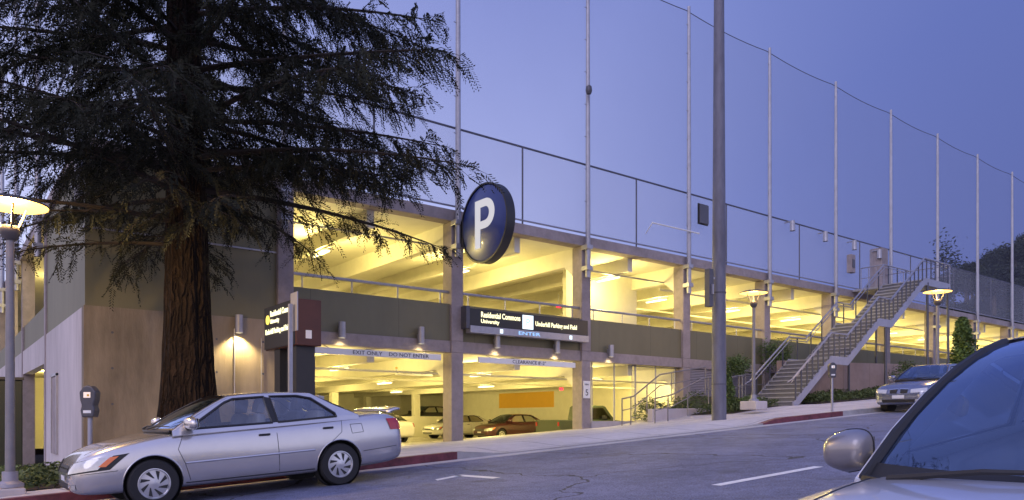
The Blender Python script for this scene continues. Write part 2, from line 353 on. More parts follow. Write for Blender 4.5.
# slabs
P(MB().box(S0+.31, 7.43, T0+.31, 62, ZS0, ZS1-.03).box(7.43, S1, T0+.26, 62, ZS0, ZS1-.03), 'floor_slab', 'ceil')
P(MB().box(7.43, S1, T0-.03, T0+.25, ZS0, ZS1), 'slab_edge', 'column')
P(MB().box(S0+.3, S1, T0+.36, 62, ZR0+.02, ZR1-.04), 'roof_slab', 'ceil')
P(MB().box(S0-.10, S1, T0-.12, T0+.35, ZR0, ZR1).box(S0-.10, S0+.29, T0+.35, 62, ZR0, ZR1), 'roof_edge', 'column')
for i, c in enumerate(cols):
    P(MB().box(c-.22, c+.22, T0-.10, T0+.42, -.6, ZS0).box(c-.22, c+.22, T0-.10, T0-.031, ZS0, ZS1+.0).box(c-.22, c+.22, T0-.10, T0+.42, ZS1, ZR0), 'column', 'column', bevel=.02)
    for z1, dep in ((ZS0, .50), (ZR0+.02, .62)):
        if z1 < 4 and i > 4: continue
        b = MB().box(c-.15, c+.15, T0+.42, 60, z1-dep, z1-.001)
        b.prism([(T0+.42, z1-dep-.002), (T0+.95, z1-dep-.002), (T0+.42, z1-dep-.45)], lambda u, v, w: (w, u, v), c-.14, c+.14)
        P(b, 'ceiling_beam', 'ceil')
        if z1 > 4 or c < 24: P(MB().box(c+PS/2-.12, c+PS/2+.12, T0+.40, 60, z1-dep+.1, z1-.001), 'ceiling_beam', 'ceil')
    # inner columns
    for t in (41.3, 48.0):
        if t > 45: P(MB().box(c-.2, c+.2, t, t+.4, ZS1-.03, ZR0-.6), 'inner_column', 'ceil')
        if -1 < i < 4 or i == 0: 
            if c < 27: P(MB().box(c-.2, c+.2, t, t+.4, .16, ZS0-.5), 'inner_column', 'ceil')
for k in range(len(cols)-1):
    a, c = cols[k]+.22, cols[k+1]-.22
    P(MB().box(a, c, T0+.02, T0+.16, ZS1, 4.87), 'spandrel_panel', 'green')
    r = MB().tube([(a, T0+.1, 5.25), (c, T0+.1, 5.25)], .045)
    for j in range(4):
        x = a+(c-a)*(.06+.88*j/3); r.tube([(x, T0+.1, 4.87), (x, T0+.1, 5.25)], .025, 6)
    P(r, 'guard_rail', 'galv', smooth=True)
# inner walls
P(MB().box(S0+.3, 7.40, 20.4, 20.6, .0, ZS0), 'inner_wall', 'ceil')
P(MB().box(7.1, 7.38, 20.6, 50, -.2, ZS0-.02), 'inner_wall', 'ceil')
P(MB().box(27.8, 28.0, 20.3, 50, -.2, ZS0-.02), 'inner_wall', 'ceil')
P(MB().box(27.78, 27.80, 32.4, 37.6, 1.95, 2.85), 'painted_band', 'orange')
P(MB().box(7.4, 27.8, 50, 50.2, -.2, ZS0-.02), 'inner_wall', 'ceil')
P(MB().box(S0+.3, S1, 60, 60.2, ZS1-.03, ZR0), 'inner_wall', 'ceil')
P(MB().box(7.1, 7.4, 50, 60, -.2, ZS0-.02), 'inner_wall', 'ceil'); P(MB().box(S0+.3, 7.1, 44, 44.2, -.2, ZS0-.02), 'inner_wall', 'ceil')
P(MB().box(20.2, 24.3, 22.8, 23.0, ZS1-.03, ZR0), 'inner_wall', 'ceil')
P(MB().box(19.0, 27.7, 41.0, 41.2, .16, 1.45), 'ramp_parapet', 'ceil')
P(MB().box(7.4, 27.8, 28.0, 41.0, 0, .158).box(19.0, 27.8, 20.8, 28.0, 0, .158).box(7.4, 27.8, 41.2, 50, 0, .75), 'garage_floor', 'gfloor')
P(MB().box(S0+.3, S1, 20.3, 60, ZS1-.028, ZS1-.004), 'deck_floor', 'gfloor')
# ground-level infill to the right of the entrances
b = MB()
for i in range(5):
    x = 19.2+4.6*i/4; b.tube([(x, 20.25, .9), (x, 20.25, 3.34)], .03, 6)
for z in (1.3, 3.3): b.tube([(21.3, 20.25, z), (24.0, 20.25, z)], .02, 6)
P(b, 'screen_post', 'galv'); P(MB().grid(lambda u, v: (21.3+2.7*u, 20.26, 1.2+2.13*v), 2, 2), 'wire_screen', 'screenmesh', fix=False)
P(MB().box(18.9, 24.0, 19.95, 20.15, -.2, 1.18), 'low_wall', 'concside')
b = MB()
for j in range(17): b.box(24.5, 28.9, 20.05, 20.16, 2.22+.068*j, 2.26+.068*j)
b.box(24.5, 28.9, 20.16, 20.2, 2.2, 3.33)
P(b, 'louvre', mat('louvre_grey', (.34,.32,.36), .5, noise=.05)); P(MB().box(24.5, 28.9, 20.0, 20.2, .5, 2.19), 'wall', 'green')
P(MB().box(28.9, S1, 20.04, 20.24, 0, ZS0), 'wall', 'green')
# stairwell pillar on the deck
P(MB().box(39.1, 39.75, 19.45, 20.1, 7.8, 10.2), 'gate_pillar', 'column', bevel=.02)
# pipes under the deck
P(MB().tube([(8.2, 21.2, 6.95), (12.8, 21.2, 6.95)], .03, 6).tube([(19.2, 21.0, 6.9), (24.0, 21.0, 6.9)], .035, 6), 'pipe', 'galv', smooth=True)
for t_ in (21.6, 26.0):
    P(MB().tube([(7.6, t_, 2.78), (27.6, t_, 2.78)], .04, 6), 'pipe', 'ceil', smooth=True); P(MB().tube([(24.4, t_, 6.75), (80, t_, 6.75)], .045, 6), 'pipe', 'ceil', smooth=True)
# ------------------------------------------------------------------ net, poles and deck fence
net = thing('safety_net', (S0, 19.7, 7.85), 'fine dark safety net strung between tall poles above the garage roof', 'net')
TN = 19.72; ZN = 17.8
psx = [12.98+PS*k for k in range(-1, 13)]
def ntop(s):
    u = ((s-12.98)/PS) % 1; return ZN-.10-.35*4*u*(1-u)*.35
def netfn(u, v):
    s = S0+(S1-S0)*u; return (s, TN+.12, 7.86+(ntop(s)-7.86)*v)
MB().grid(netfn, 120, 1).build('net_sheet', 'net', net, fix=False)
MB().grid(lambda u, v: (S0-.2, TN+.12+42*u, 7.86+(ZN-.1-7.86)*v), 20, 1).build('net_sheet', 'net', net, fix=False)
MB().tube([(S0+(S1-S0)*i/120, TN+.12, ntop(S0+(S1-S0)*i/120)) for i in range(121)], .016, 5).build('top_cable', 'darksteel', net)
MB().tube([(S0-.2, TN, ZN-.1), (S0-.2, 62, ZN-.1)], .016, 5).build('top_cable', 'darksteel', net)
def netpole(s, t, label, low=6.3):
    o = thing('net_pole', (s, t, low), label, 'pole', 'tall netting poles along the garage')
    o['_w'] = (s, t, low)
    MB().tube([(s, t, low), (s, t, 12), (s, t, ZN)], [.095, .08, .062], 12).build('shaft', 'galv', o, smooth=True)
    b = MB()
    for z in (low+.25, low+1.0): MB().box(s-.14, s+.14, t-.12, t+.2, z, z+.16).build('clamp', 'galv', o, bevel=.01)
    b = MB()
    for j in range(8): b.tube([(s-.16, t, 9+j*1.15), (s-.05, t, 9+j*1.15)], .014, 5)
    b.build('cleat', 'galv', o)
    return o
plab = ['net pole on the concrete column behind the redwood, just left of the upper opening', 'net pole right behind the round P sign',
 'net pole with a small dome camera partway up', 'net pole between the camera pole and the thick bare pole', 'net pole just right of the thick bare pole, behind the warm street lamp',
 'net pole rising directly above the bottom of the outdoor stairs', 'net pole just right of the roof gate pillar', 'net pole standing behind the top landing of the stairs',
 'net pole first to the right of the stairs, near the small conifer', 'net pole second to the right of the stairs', 'net pole third to the right of the stairs, near the frame edge',
 'net pole hidden beyond the right frame edge', 'net pole far beyond the right frame edge', 'farthest net pole up the street']
for i, s in enumerate(psx): netpole(s, 19.72, plab[i])
netpole(S0-.12, 19.85, 'net pole at the corner of the garage, seen through the left of the redwood')
netpole(S0-.2, 27.6, 'net pole second along the shaded side wall of the garage'); netpole(S0-.2, 35.3, 'net pole third along the shaded side wall of the garage')
netpole(S0-.2, 43.0, 'rearmost net pole along the shaded side wall of the garage')
fe = thing('deck_fence', (S0, 19.95, ZR1), 'chain link fence with a top rail along the garage roof edge', 'fence')
MB().tube([(S0, 19.98, 10.42), (S1, 19.98, 10.42)], .035, 6).tube([(S0, 19.98, 10.42), (S0, 60, 10.42)], .035, 6).build('top_rail', 'darksteel', fe, smooth=True)
MB().tube([(S0, 19.98, 7.95), (S1, 19.98, 7.95)], .03, 6).build('bottom_rail', 'galv', fe, smooth=True)
MB().grid(lambda u, v: (S0+(S1-S0)*u, 19.98, 7.95+2.47*v), 40, 1).build('chain_link_panel', 'chain', fe, fix=False)
for i, s in enumerate(psx): MB().tube([(s+PS/2, 19.98, ZR1), (s+PS/2, 19.98, 10.42)], .03, 6).build('post', 'darksteel', fe, smooth=True)
MB().tube([(13.19+PS*1.55, 19.6, 8.75), (13.19+PS*2.05, 19.6, 8.75)], .03, 6).tube([(13.19+PS*1.55, 19.6, 8.75), (13.19+PS*1.55, 19.95, 8.4)], .02, 6).build('bracket_arm', 'white', fe, smooth=True)
# dome camera
cm = thing('security_camera', (18.4, 19.5, 12.6), 'small grey dome camera hanging from a net pole high above the entrance', 'camera')
MB().tube([(18.5, 19.63, 13.1), (18.35, 19.5, 13.2), (18.3, 19.45, 13.0)], .03, 6).build('arm', 'galv', cm, smooth=True)
MB().lathe([(0,.2),(.1,.18),(.12,.05),(.11,0),(.08,-.08),(0,-.11)], (18.3, 19.45, 12.78), 12).build('dome', 'darksteel', cm, smooth=True)
# fence mounted floodlights
def at_(x, y, t): pass
def at(x, y, t):
    s = t*(2042/(1499-x)-1.306); Z = 1241.5*t/(1499-x); return s, 1.22+(420-y)*Z/754.6
floods = []
flab = ['small roof floodlight above the lower flight of stairs, leftmost of four', 'small roof floodlight second of four along the fence rail', 'small roof floodlight third of four, above the grey box', 'small roof floodlight on top of the gate pillar']
for i, x in enumerate((789, 822, 851, 876)):
    s, z = at(x, (218,229,238,247)[i], 19.8)
    o = thing('floodlight', (s, 19.6, z-.6), flab[i], 'light', 'floodlights on the roof fence')
    MB().lathe([(0,.46),(.11,.44),(.12,.0),(.125,-.02)], (s, 19.55, z-.62), 12).build('housing', 'galv', o, smooth=True)
    MB().tube([(s, 19.6, z-.2), (s, 19.95, z-.2)], .03, 6).build('arm', 'galv', o)
    MB().lathe([(.12,.02),(0,.02)], (s, 19.55, z-.62), 12).build('lens', 'white', o)
s, z = at(705, 214, 19.6)
bx = thing('speaker_box', (s, 19.6, z), 'small dark square panel hung on the roof fence left of the thick pole', 'sign')
MB().box(s-.27, s+.27, 19.55, 19.62, z-.4, z+.36).build('panel', 'darksteel', bx, bevel=.01); MB().box(s-.31, s+.31, 19.62, 19.66, z-.44, z+.40).build('frame', 'black', bx)
s, z = at(852, 264, 19.6)
bx = thing('control_box', (s, 19.6, z), 'grey control box on the roof fence beside the gate pillar', 'box')
MB().box(s-.2, s+.2, 19.45, 19.7, z-.45, z+.45).build('cabinet', 'column', bx, bevel=.02); MB().box(s-.12, s+.12, 19.43, 19.45, z-.2, z+.2).build('door_panel', 'darksteel', bx)
# ------------------------------------------------------------------ round P sign
ps = thing('parking_sign', (13.15, 18.4, 7.1), 'large round navy sign with a white letter P projecting from the garage', 'sign')
RX = Matrix.Rotation(R(-90), 4, 'Y')
MB().lathe([(0,-.13),(1.10,-.13),(1.14,-.10),(1.14,.10),(1.10,.13),(0,.13)], (13.15, 18.4, 7.10), 64, RX).build('disc', 'navy', ps, smooth=True)
MB().lathe([(1.14,-.15),(1.19,-.15),(1.19,.15),(1.14,.15),(1.14,-.15)], (13.15, 18.4, 7.10), 64, RX).build('rim', 'black', ps, smooth=True)
hw = [(.36,.66+0*0)]
Pp = [(-.42,-.72),(-.16,-.72),(-.16,-.16),(.10,-.16)]+[(.10+.44*math.sin(a_), .28-.44*math.cos(a_)) for a_ in [math.pi*k/14 for k in range(1,14)]]+[(.10,.72),(-.42,.72)]
bmx = bmesh.new(); hole = [(-.16,.07),(.08,.07)]+[(.08+.21*math.sin(a_), .28-.21*math.cos(a_)) for a_ in [math.pi*k/10 for k in range(1,10)]]+[(.08,.49),(-.16,.49)]
for lp in (Pp, hole):
    vv = [bmx.verts.new((13.15-.135, 18.4-u*1.03, 7.10+v*1.0)) for u, v in lp]
    for k in range(len(vv)): bmx.edges.new((vv[k], vv[(k+1) % len(vv)]))
bmesh.ops.triangle_fill(bmx, use_beauty=True, edges=bmx.edges[:], normal=(-1,0,0))
bmesh.ops.translate(bmx, verts=bmx.verts, vec=-Vector(ps['_w']))
lme = bpy.data.meshes.new('letter'); bmx.to_mesh(lme); bmx.free(); lme.materials.append(M['letterw']); lo_ = bpy.data.objects.new('letter', lme); COL.objects.link(lo_); lo_.parent = ps
sd_ = lo_.modifiers.new('th', 'SOLIDIFY'); sd_.thickness = .02; sd_.offset = 0
MB().box(13.0, 13.3, 19.5, 19.95, 6.6, 7.4).build('bracket', 'black', ps, bevel=.02)
# ------------------------------------------------------------------ sign over the entrance
es = thing('entrance_sign', (13.3, 19.6, 4.0), 'long black lit sign with yellow lettering over the garage entrance', 'sign')
sx0, sx1, ty = 13.35, 18.42, 19.62
MB().box(sx0, sx1, ty, ty+.24, 4.2, 4.74).build('sign_box', 'black', es, bevel=.01)
MB().box(sx0, sx1, ty-.05, ty+.22, 3.97, 4.195).build('valance', 'galv', es, bevel=.008)
MB().box(sx0-.14, sx0-.01, ty-.02, ty+.3, 4.1, 4.8).build('end_bracket', 'darksteel', es)
F = lambda x, z, dy=0: FX((x, ty-.006-dy, z), (1,0,0), (0,0,1))
ex = lambda px: at(px, 320, ty-.02)[0]
text('lettering', 'Residential Commons', .25, 'lettery', es, F(ex(482.5), 4.49), .003, bold=.004, width=ex(522)-ex(482.5))
text('lettering', 'University', .17, 'lettery', es, F(ex(482.5), 4.31), .003, bold=.003, width=ex(501)-ex(482.5))
text('lettering', 'Underhill Parking and Field', .22, 'lettery', es, F(ex(537), 4.38), .003, bold=.004, width=ex(578.5)-ex(537))
MB().lathe([(0,-.012),(.14,-.012),(.14,0)], (ex(478.3), ty, 4.46), 24, Matrix.Rotation(R(90), 4, 'X')).build('emblem', 'yelloglow', es)
MB().box(ex(524.3), ex(534.8), ty-.014, ty, 4.24, 4.70).build('logo_panel', 'panelglow', es)
text('logo_mark', 'P', .34, 'blueglow', es, F(ex(527.3), 4.35, .012), .002)
text('lettering', 'ENTER', .16, 'blueglow', es, F(ex(519), 4.03, .05), .002, width=ex(541)-ex(519))
b = MB()
for x in (1.15, 4.15): b.box(sx0+x, sx0+x+.12, ty-.056, ty-.05, 4.02, 4.15)
b.build('marker_light', 'panelglow', es)
# clearance bars
def cbar(x0, x1, z, s, size, tx, label, group):
    o = thing('clearance_bar', (x0, 19.7, z-.09), label, 'sign', group)
    MB().box(x0, x1, 19.7, 19.78, z-.09, z+.09).build('bar', 'white', o, bevel=.01)
    b = MB()
    for x in (x0+.5, x1-.5): b.tube([(x, 19.74, z+.09), (x, 20.1, 3.34)], .01, 5)
    b.build('hanger', 'galv', o)
    text('lettering', s, size, 'black', o, FX((tx, 19.695, z-.05), (1,0,0), (0,0,1)), .002, xs=1.2)
cbar(8.2, 12.35, 3.14, 'EXIT ONLY    DO NOT ENTER', .155, 9.4, 'long white clearance bar reading EXIT ONLY DO NOT ENTER', 'clearance bars over the driveways')
cbar(13.75, 17.9, 3.14, "CLEARANCE 8'-2\"", .155, 15.1, 'long white clearance bar under the black entrance sign', 'clearance bars over the driveways')
# small hanging direction sign inside, speed sign, exit signs, beacon
hs = thing('hanging_sign', (15.6, 26, 2.3), 'small white hanging direction sign inside the exit bay', 'sign')
s, z = at(416, 372, 23.5)
MB().box(s-.75, s+.75, 23.5, 23.56, z-.13, z+.09).build('panel', 'white', hs); MB().box(s-.75, s+.75, 23.495, 23.56, z+.092, z+.14).build('band', 'orange', hs)
MB().box(s-.68, s-.55, 23.49, 23.5, z-.09, z+.05).build('symbol', 'navy', hs)
text('lettering', 'Park 2', .13, 'black', hs, FX((s-.45, 23.495, z-.07), (1,0,0), (0,0,1)), .002); text('lettering', 'Level 1', .1, 'black', hs, FX((s+.25, 23.495, z-.07), (1,0,0), (0,0,1)), .002)
hs['_w'] = hs['_w']; 
sp = thing('speed_sign', (18.6, 19.86, 2.2), 'small white speed sign with a 5 on the concrete column right of the entrance', 'sign')
MB().box(18.44, 18.76, 19.86, 19.895, 2.0, 2.62).build('plate', 'white', sp)
text('lettering', '5', .32, 'black', sp, FX((18.51, 19.855, 2.1), (1,0,0), (0,0,1)), .002); text('lettering', 'MPH', .09, 'black', sp, FX((18.49, 19.855, 2.46), (1,0,0), (0,0,1)), .002)
for x, y, t, lab in ((563, 389, 30, 'small red lit exit sign hanging inside the ground level'), (560.5, 306, 24, 'small red lit exit sign inside the upper level above the long black sign')):
    s, z = at(x, y, t); o = thing('exit_sign', (s, t, z), lab, 'sign', 'lit exit signs')
    MB().box(s-.11, s+.11, t, t+.06, z-.07, z+.07).build('case', 'redglow', o); MB().tube([(s, t+.04, z+.11), (s, t+.04, z+.5)], .012, 5).build('stem', 'galv', o)
    text('lettering', 'EXIT', .09, 'white', o, FX((s-.09, t-.004, z-.03), (1,0,0), (0,0,1)), .002)
s, z = at(308, 387, 19.6)
o = thing('amber_beacon', (s, 19.6, z), 'small glowing amber warning light at the exit bay', 'light')
MB().lathe([(0,.1),(.08,.09),(.14,.04),(.15,-.03),(0,-.03)], (s, 19.65, z), 12).build('lens', 'amber', o, smooth=True); MB().box(s-.17, s+.17, 19.6, 19.9, z-.1, z-.035).build('base', 'black', o)
# ------------------------------------------------------------------ lights
def pl(x, y, z, e, col, r=.12):
    l = bpy.data.lights.new('lamp_light', 'POINT'); l.energy = e; l.color = col; l.shadow_soft_size = r
    o = bpy.data.objects.new('lamp_light', l); o.location = (x, y, z); COL.objects.link(o); return o
YEL = (1, .77, .25)
def fixture(s, t, z, e, label, group):
    o = thing('garage_light', (s, t, z), label, 'ceiling light', group)
    MB().box(s-.07, s+.07, t-.65, t+.65, z, z+.05).build('housing', 'white', o); MB().box(s-.05, s+.05, t-.6, t+.6, z-.04, z-.002).build('tube', 'tubeglow', o)
    q = pl(s, t, z-.22, e, YEL, .15); q.parent = o; q.location = (0, 0, -.22)
ordn = ['first','second','third','fourth','fifth','sixth','seventh','eighth','ninth','tenth','eleventh','twelfth','thirteenth','fourteenth']
for k in range(12):
    c = C0+PS*(k-.5)
    for t, w in ((24.0, 'by the facade'), (38.0, 'deep inside')):
        if k == 2 and t < 25: fixture(c, 21.6, 6.85, 260, 'long upper level tube light in front of the pale inner wall', 'upper level tube lights'); continue
        if k > 9 and t > 30: continue
        fixture(c, t, 6.82, 440 if t < 30 else 560, 'long tube light under the roof slab, %s bay from the left, %s' % (ordn[k], w), 'upper level tube lights')
for k in range(3):
    c = C0+PS*(k-.5)
    for t, w in ((22.6, 'by the facade'), (30.0, 'halfway in'), (39.0, 'at the back')):
        fixture(c, t, 2.86, 240, 'long ground level tube light, %s driveway bay, %s' % (ordn[k], w), 'ground level tube lights')
fixture(26.2, 24, 3.1, 300, 'long ground level tube light behind the wire screen', 'ground level tube lights')
fixture(4.9, 30, 7.2, 300, 'upper level tube light behind the side opening', 'upper level tube lights'); fixture(4.9, 38, 7.2, 300, 'upper level tube light farther along the side wall', 'upper level tube lights')
fixture(4.2, 38, 3.0, 420, 'ground level tube light inside the side opening', 'ground level tube lights')
# cylinder downlights on the slab edge
dl = [(240, 315, 333, 'cylinder wall light glowing on the bare concrete wall right of the redwood'), (343, 322, 338, 'cylinder light on the slab edge above the exit bay, left one'),
      (422, 327, 344, 'cylinder light on the slab edge left of the P sign column'), (498, 334, 348, 'cylinder light under the long black sign, left one'),
      (558, 340, 353, 'cylinder light under the long black sign, right one'), (612, 345, 357, 'cylinder light right of the entrance column')]
for x, y0, y1, lab in dl:
    s, z1 = at(x, y0, 19.85); _, z0 = at(x, y1, 19.85)
    o = thing('wall_light', (s, 19.8, z0), lab, 'wall light', 'cylinder lights along the slab edge')
    MB().lathe([(0,z1-z0),(.10,z1-z0),(.105,0),(.09,0),(.085,.05)], (s, 19.82, z0), 16).build('housing', 'galv', o, smooth=True)
    MB().box(s-.05, s+.05, 19.9, 19.99, z0+.15, z0+.3).build('bracket', 'galv', o)
    MB().lathe([(.083,.04),(0,.04)], (s, 19.82, z0), 12).build('lens', 'spotglow', o)
    l = bpy.data.lights.new('spot', 'SPOT'); l.energy = 190 if x == 240 else 26; l.color = (1,.76,.34); l.spot_size = R(120); l.spot_blend = .6; l.shadow_soft_size = .05
    q = bpy.data.objects.new('spot_light', l); COL.objects.link(q); q.parent = o; q.location = (0, .02, -.02)
    if x == 240: q.rotation_euler = (R(8), 0, 0)
# ------------------------------------------------------------------ street lamps
def street_lamp(s, t, zg, label, h=4.08, e=500, block=None, group='saucer topped street lamps'):
    o = thing('street_lamp', (s, t, zg), label, 'street lamp', group)
    MB().tube([(s, t, zg+.02), (s, t, zg+h-.42)], [.064, .050], 12).build('pole', 'polemetal', o, smooth=True)
    MB().lathe([(0,0),(.17,0),(.17,.05),(.10,.09),(.10,.22),(0,.22)], (s, t, zg), 16).build('base', 'stairsteel', o, smooth=True)
    z = zg+h
    MB().lathe([(0,-.50),(.07,-.5),(.12,-.42),(.13,-.36),(.10,-.30),(0,-.28)], (s, t, z), 16).build('socket', 'lampmetal', o, smooth=True)
    b = MB()
    for a in range(3):
        an = 2*math.pi*a/3+.6; b.tube([(s+.10*math.cos(an), t+.10*math.sin(an), z-.36), (s+.25*math.cos(an), t+.25*math.sin(an), z-.02)], .014, 6)
    b.build('arm', 'lampmetal', o)
    sh = MB().lathe([(0,.105),(.15,.10),(.33,.07),(.46,.025),(.485,0),(.475,-.01)], (s, t, z), 40).build('lamp_shade', 'lampmetal', o, smooth=True)
    MB().lathe([(.468,-.004),(.3,.02),(0,.03)], (s, t, z), 40).build('diffuser', 'lampglow', o, smooth=True)
    q = pl(s, t, z-.16, e, (1,.62,.19), .16); q.parent = o; q.location = (0, 0, h-.12)
    if block:
        MB().box(s-.33, s+.33, t-.33, t+.33, zg-.3, zg-.001).build('footing', 'concside', o, bevel=.03)
    return o
street_lamp(.85, 12.75, side_z(.8,12.75)+.12, 'street lamp at the left frame edge lighting the redwood branches', 3.98, 620)
street_lamp(22.4, 15.57, side_z(22.4,15.57)+.42, 'street lamp in front of the foot of the outdoor stairs', 3.72, 120, block=1)
street_lamp(28.9, 12.35, side_z(28.5,12.35), 'street lamp beyond the stairs, behind the parked blue grey car', 3.95, 200)
# ------------------------------------------------------------------ thick pole
tp = thing('utility_pole', (19.42, 14.75, side_z(19.3,14.75)), 'thick tall grey pole rising out of the frame near the stairs', 'pole')
zg = side_z(19.42, 14.75)-.1
MB().tube([(19.42, 14.75, zg), (19.42, 14.75, zg+6), (19.42, 14.75, zg+15)], [.225, .20, .145], 20).build('shaft', 'woodpole', tp, smooth=True)
b = MB()
for z in (zg+1.2, zg+4.05): b.lathe([(.226,0),(.230,.015),(.226,.03)], (19.42, 14.75, z), 20)
b.build('band', 'darksteel', tp)
s, z = at(710.5, 288, 14.7)
ob = thing('equipment_box', (s, 14.7, z-.5), 'slim grey equipment box strapped to the left of the thick pole', 'box')
MB().box(s-.10, s+.10, 14.6, 14.8, z-.58, z+.58).build('cabinet', 'darksteel', ob, bevel=.015); MB().box(s-.02, s+.04, 14.55, 14.6, z-.2, z+.1).build('latch', 'galv', ob)
MB().box(s+.10, 19.3-.17, 14.68, 14.74, z+.3, z+.36).build('strap', 'galv', ob)
# ------------------------------------------------------------------ outdoor stairs
st = thing('outdoor_stairs', (26.0, 17.2, side_z(26,17.2)), 'galvanised steel stairs climbing in three flights to the garage roof', 'stairs')
ta, tb = 16.35, 18.25
zb = side_z(26, 16.3)
pts = [(26.0, zb), (28.75, 3.72), (30.0, 3.72), (32.6, 5.55), (33.7, 5.55), (36.9, 7.80), (39.6, 7.80)]
for (x0, z0), (x1, z1) in ((pts[0], pts[1]), (pts[2], pts[3]), (pts[4], pts[5])):
    n = max(2, round((z1-z0)/.18)); b = MB(); rb = MB()
    for i in range(n):
        xx = x0+(x1-x0)*i/n; zz = z0+(z1-z0)*(i+1)/n
        b.box(xx, xx+(x1-x0)/n+.02, ta+.04, tb-.04, zz-.045, zz)
        rb.box(xx+.03, xx+.045, ta+.04, tb-.04, zz-(z1-z0)/n+.001, zz-.046)
    b.build('flight', 'tread', st); rb.build('riser', 'riser', st)
for (x0, z0), (x1, z1) in ((pts[1], pts[2]), (pts[3], pts[4])):
    MB().box(x0, x1, ta+.04, tb-.04, z0-.06, z0).build('landing', 'tread', st)
MB().box(36.9, 39.6, ta+.04, 19.85, 7.70, 7.80).build('landing', 'tread', st)
for y in (ta, tb):
    b = MB(); 
    for (x0, z0), (x1, z1) in zip(pts[:-1], pts[1:]):
        b.prism([(x0, z0-.24), (x1, z1-.24), (x1, z1+.09), (x0, z0+.09)], lambda u, v, w: (u, w, v), y-.03, y+.03)
    b.build('stringer', 'stairsteel', st)
    r = [(x, y, z+1.02) for x, z in pts]; r[0] = (26.0, y, zb+1.02)
    b = MB().tube(r, .036, 6).tube([(x, y+(.06 if y < 17 else -.06), z-.14) for x, _, z in r], .02, 6)
    b.tube([(25.65, y, zb+.88), (26.0, y, zb+1.02)], .025, 6)
    b.build('handrail', 'galv', st, smooth=True)
    for (x0, z0), (x1, z1) in zip(pts[:-1], pts[1:]):
        n = max(1, round((x1-x0)/.42)) if y == ta else max(1, round((x1-x0)/.95))
        for i in range(n):
            x = x0+(x1-x0)*(i+.5)/n; z = z0+(z1-z0)*(i+.5)/n
            MB().box(x-.026, x+.026, y-.02, y+.02, z, z+1.0).build('baluster', 'stairdark', st)
def sup(x, y, z1, r=.055, m='stairdark'): MB().tube([(x, y, side_z(x, y)-.4), (x, y, z1)], r, 10).build('support_post', m, st, smooth=True)
sup(28.8, ta, 3.5); sup(29.9, tb, 3.5); sup(33.2, ta, 5.3, .06); sup(33.6, tb, 5.3); sup(37.2, ta, 7.7, .06); sup(39.4, ta, 7.7, .06); sup(38.0, 19.2, 7.7)
b = MB()
for (x0, y0), (x1, y1) in (((39.6, ta), (39.6, 19.7)), ((36.9, tb), (36.9, 19.4))):
    b.tube([(x0, y0, 8.82), (x1, y1, 8.82)], .028, 6).tube([(x0, y0, 8.3), (x1, y1, 8.3)], .018, 6)
    for i in range(4): b.tube([(x0, y0+(y1-y0)*i/3, 7.8), (x0, y0+(y1-y0)*i/3, 8.82)], .02, 6)
b.build('landing_rail', 'stairsteel', st, smooth=True)
# ------------------------------------------------------------------ railings and planters at the facade
def railing(name, label, path, n, m='polemetal'):
    o = thing(name, path[0], label, 'railing')
    MB().tube([(x, y, z+.92) for x, y, z in path], .027, 6).build('top_rail', m, o, smooth=True)
    MB().tube([(x, y, z+.5) for x, y, z in path], .018, 6).build('lower_rail', m, o, smooth=True)
    L = len(path)-1
    for i in range(n+1):
        u = i/n*L; k = min(int(u), L-1); f = u-k
        p = Vector(path[k]).lerp(Vector(path[k+1]), f)
        MB().tube([(p.x, p.y, p.z-.15), (p.x, p.y, p.z+.92)], .024, 6).build('post', m, o)
    return o
zz = lambda s, t: side_z(s, t)
railing('railing', 'front steel handrail sloping beside the low planter wall', [(20.0,17.9,zz(20,17.9)-.05),(20.9,17.9,zz(20.9,17.9)+.0),(22.6,17.9,zz(22.6,17.9)+.42),(24.0,17.9,zz(24,17.9)+.45)], 4)
railing('railing', 'rear steel handrail against the yellow wire screen', [(19.6,19.1,zz(19.6,19.1)+.05),(20.2,19.1,zz(20.2,19.1)+.1),(21.6,19.1,zz(21.6,19.1)+.75),(24.3,19.1,zz(24.3,19.1)+.8)], 4)
railing('railing', 'steel railing between the thick pole and the foot of the stairs', [(22.9,17.6,zz(23,17.6)+.35),(24.4,17.6,zz(24.4,17.6)+.35),(26.2,18.6,zz(26.2,18.6)+.35),(27.6,18.7,zz(27.6,18.7)+.35)], 6)
pw = MB().wedge(20.6, 24.4, 18.55, 18.8, lambda x, y: side_z(x, y)-.3, lambda x, y: 1.62+.02*(x-20.6)).build('planter_wall', 'concside', bevel=.02)
tag(pw, 'low grey concrete planter wall below the wire screen', 'wall')
pw = MB().wedge(28.6, 44, 18.5, 18.75, lambda x, y: side_z(x, 16)-.5, lambda x, y: 3.75+.03*(x-28.6)).build('retaining_wall', mat('pinkish_concrete', (.36,.27,.24), .85, noise=.15, nscale=3, bump=.2, extra=joints(2.4, 0, .6, .012)), bevel=.02)
tag(pw, 'pinkish concrete retaining wall behind the stairs and the plants', 'wall')
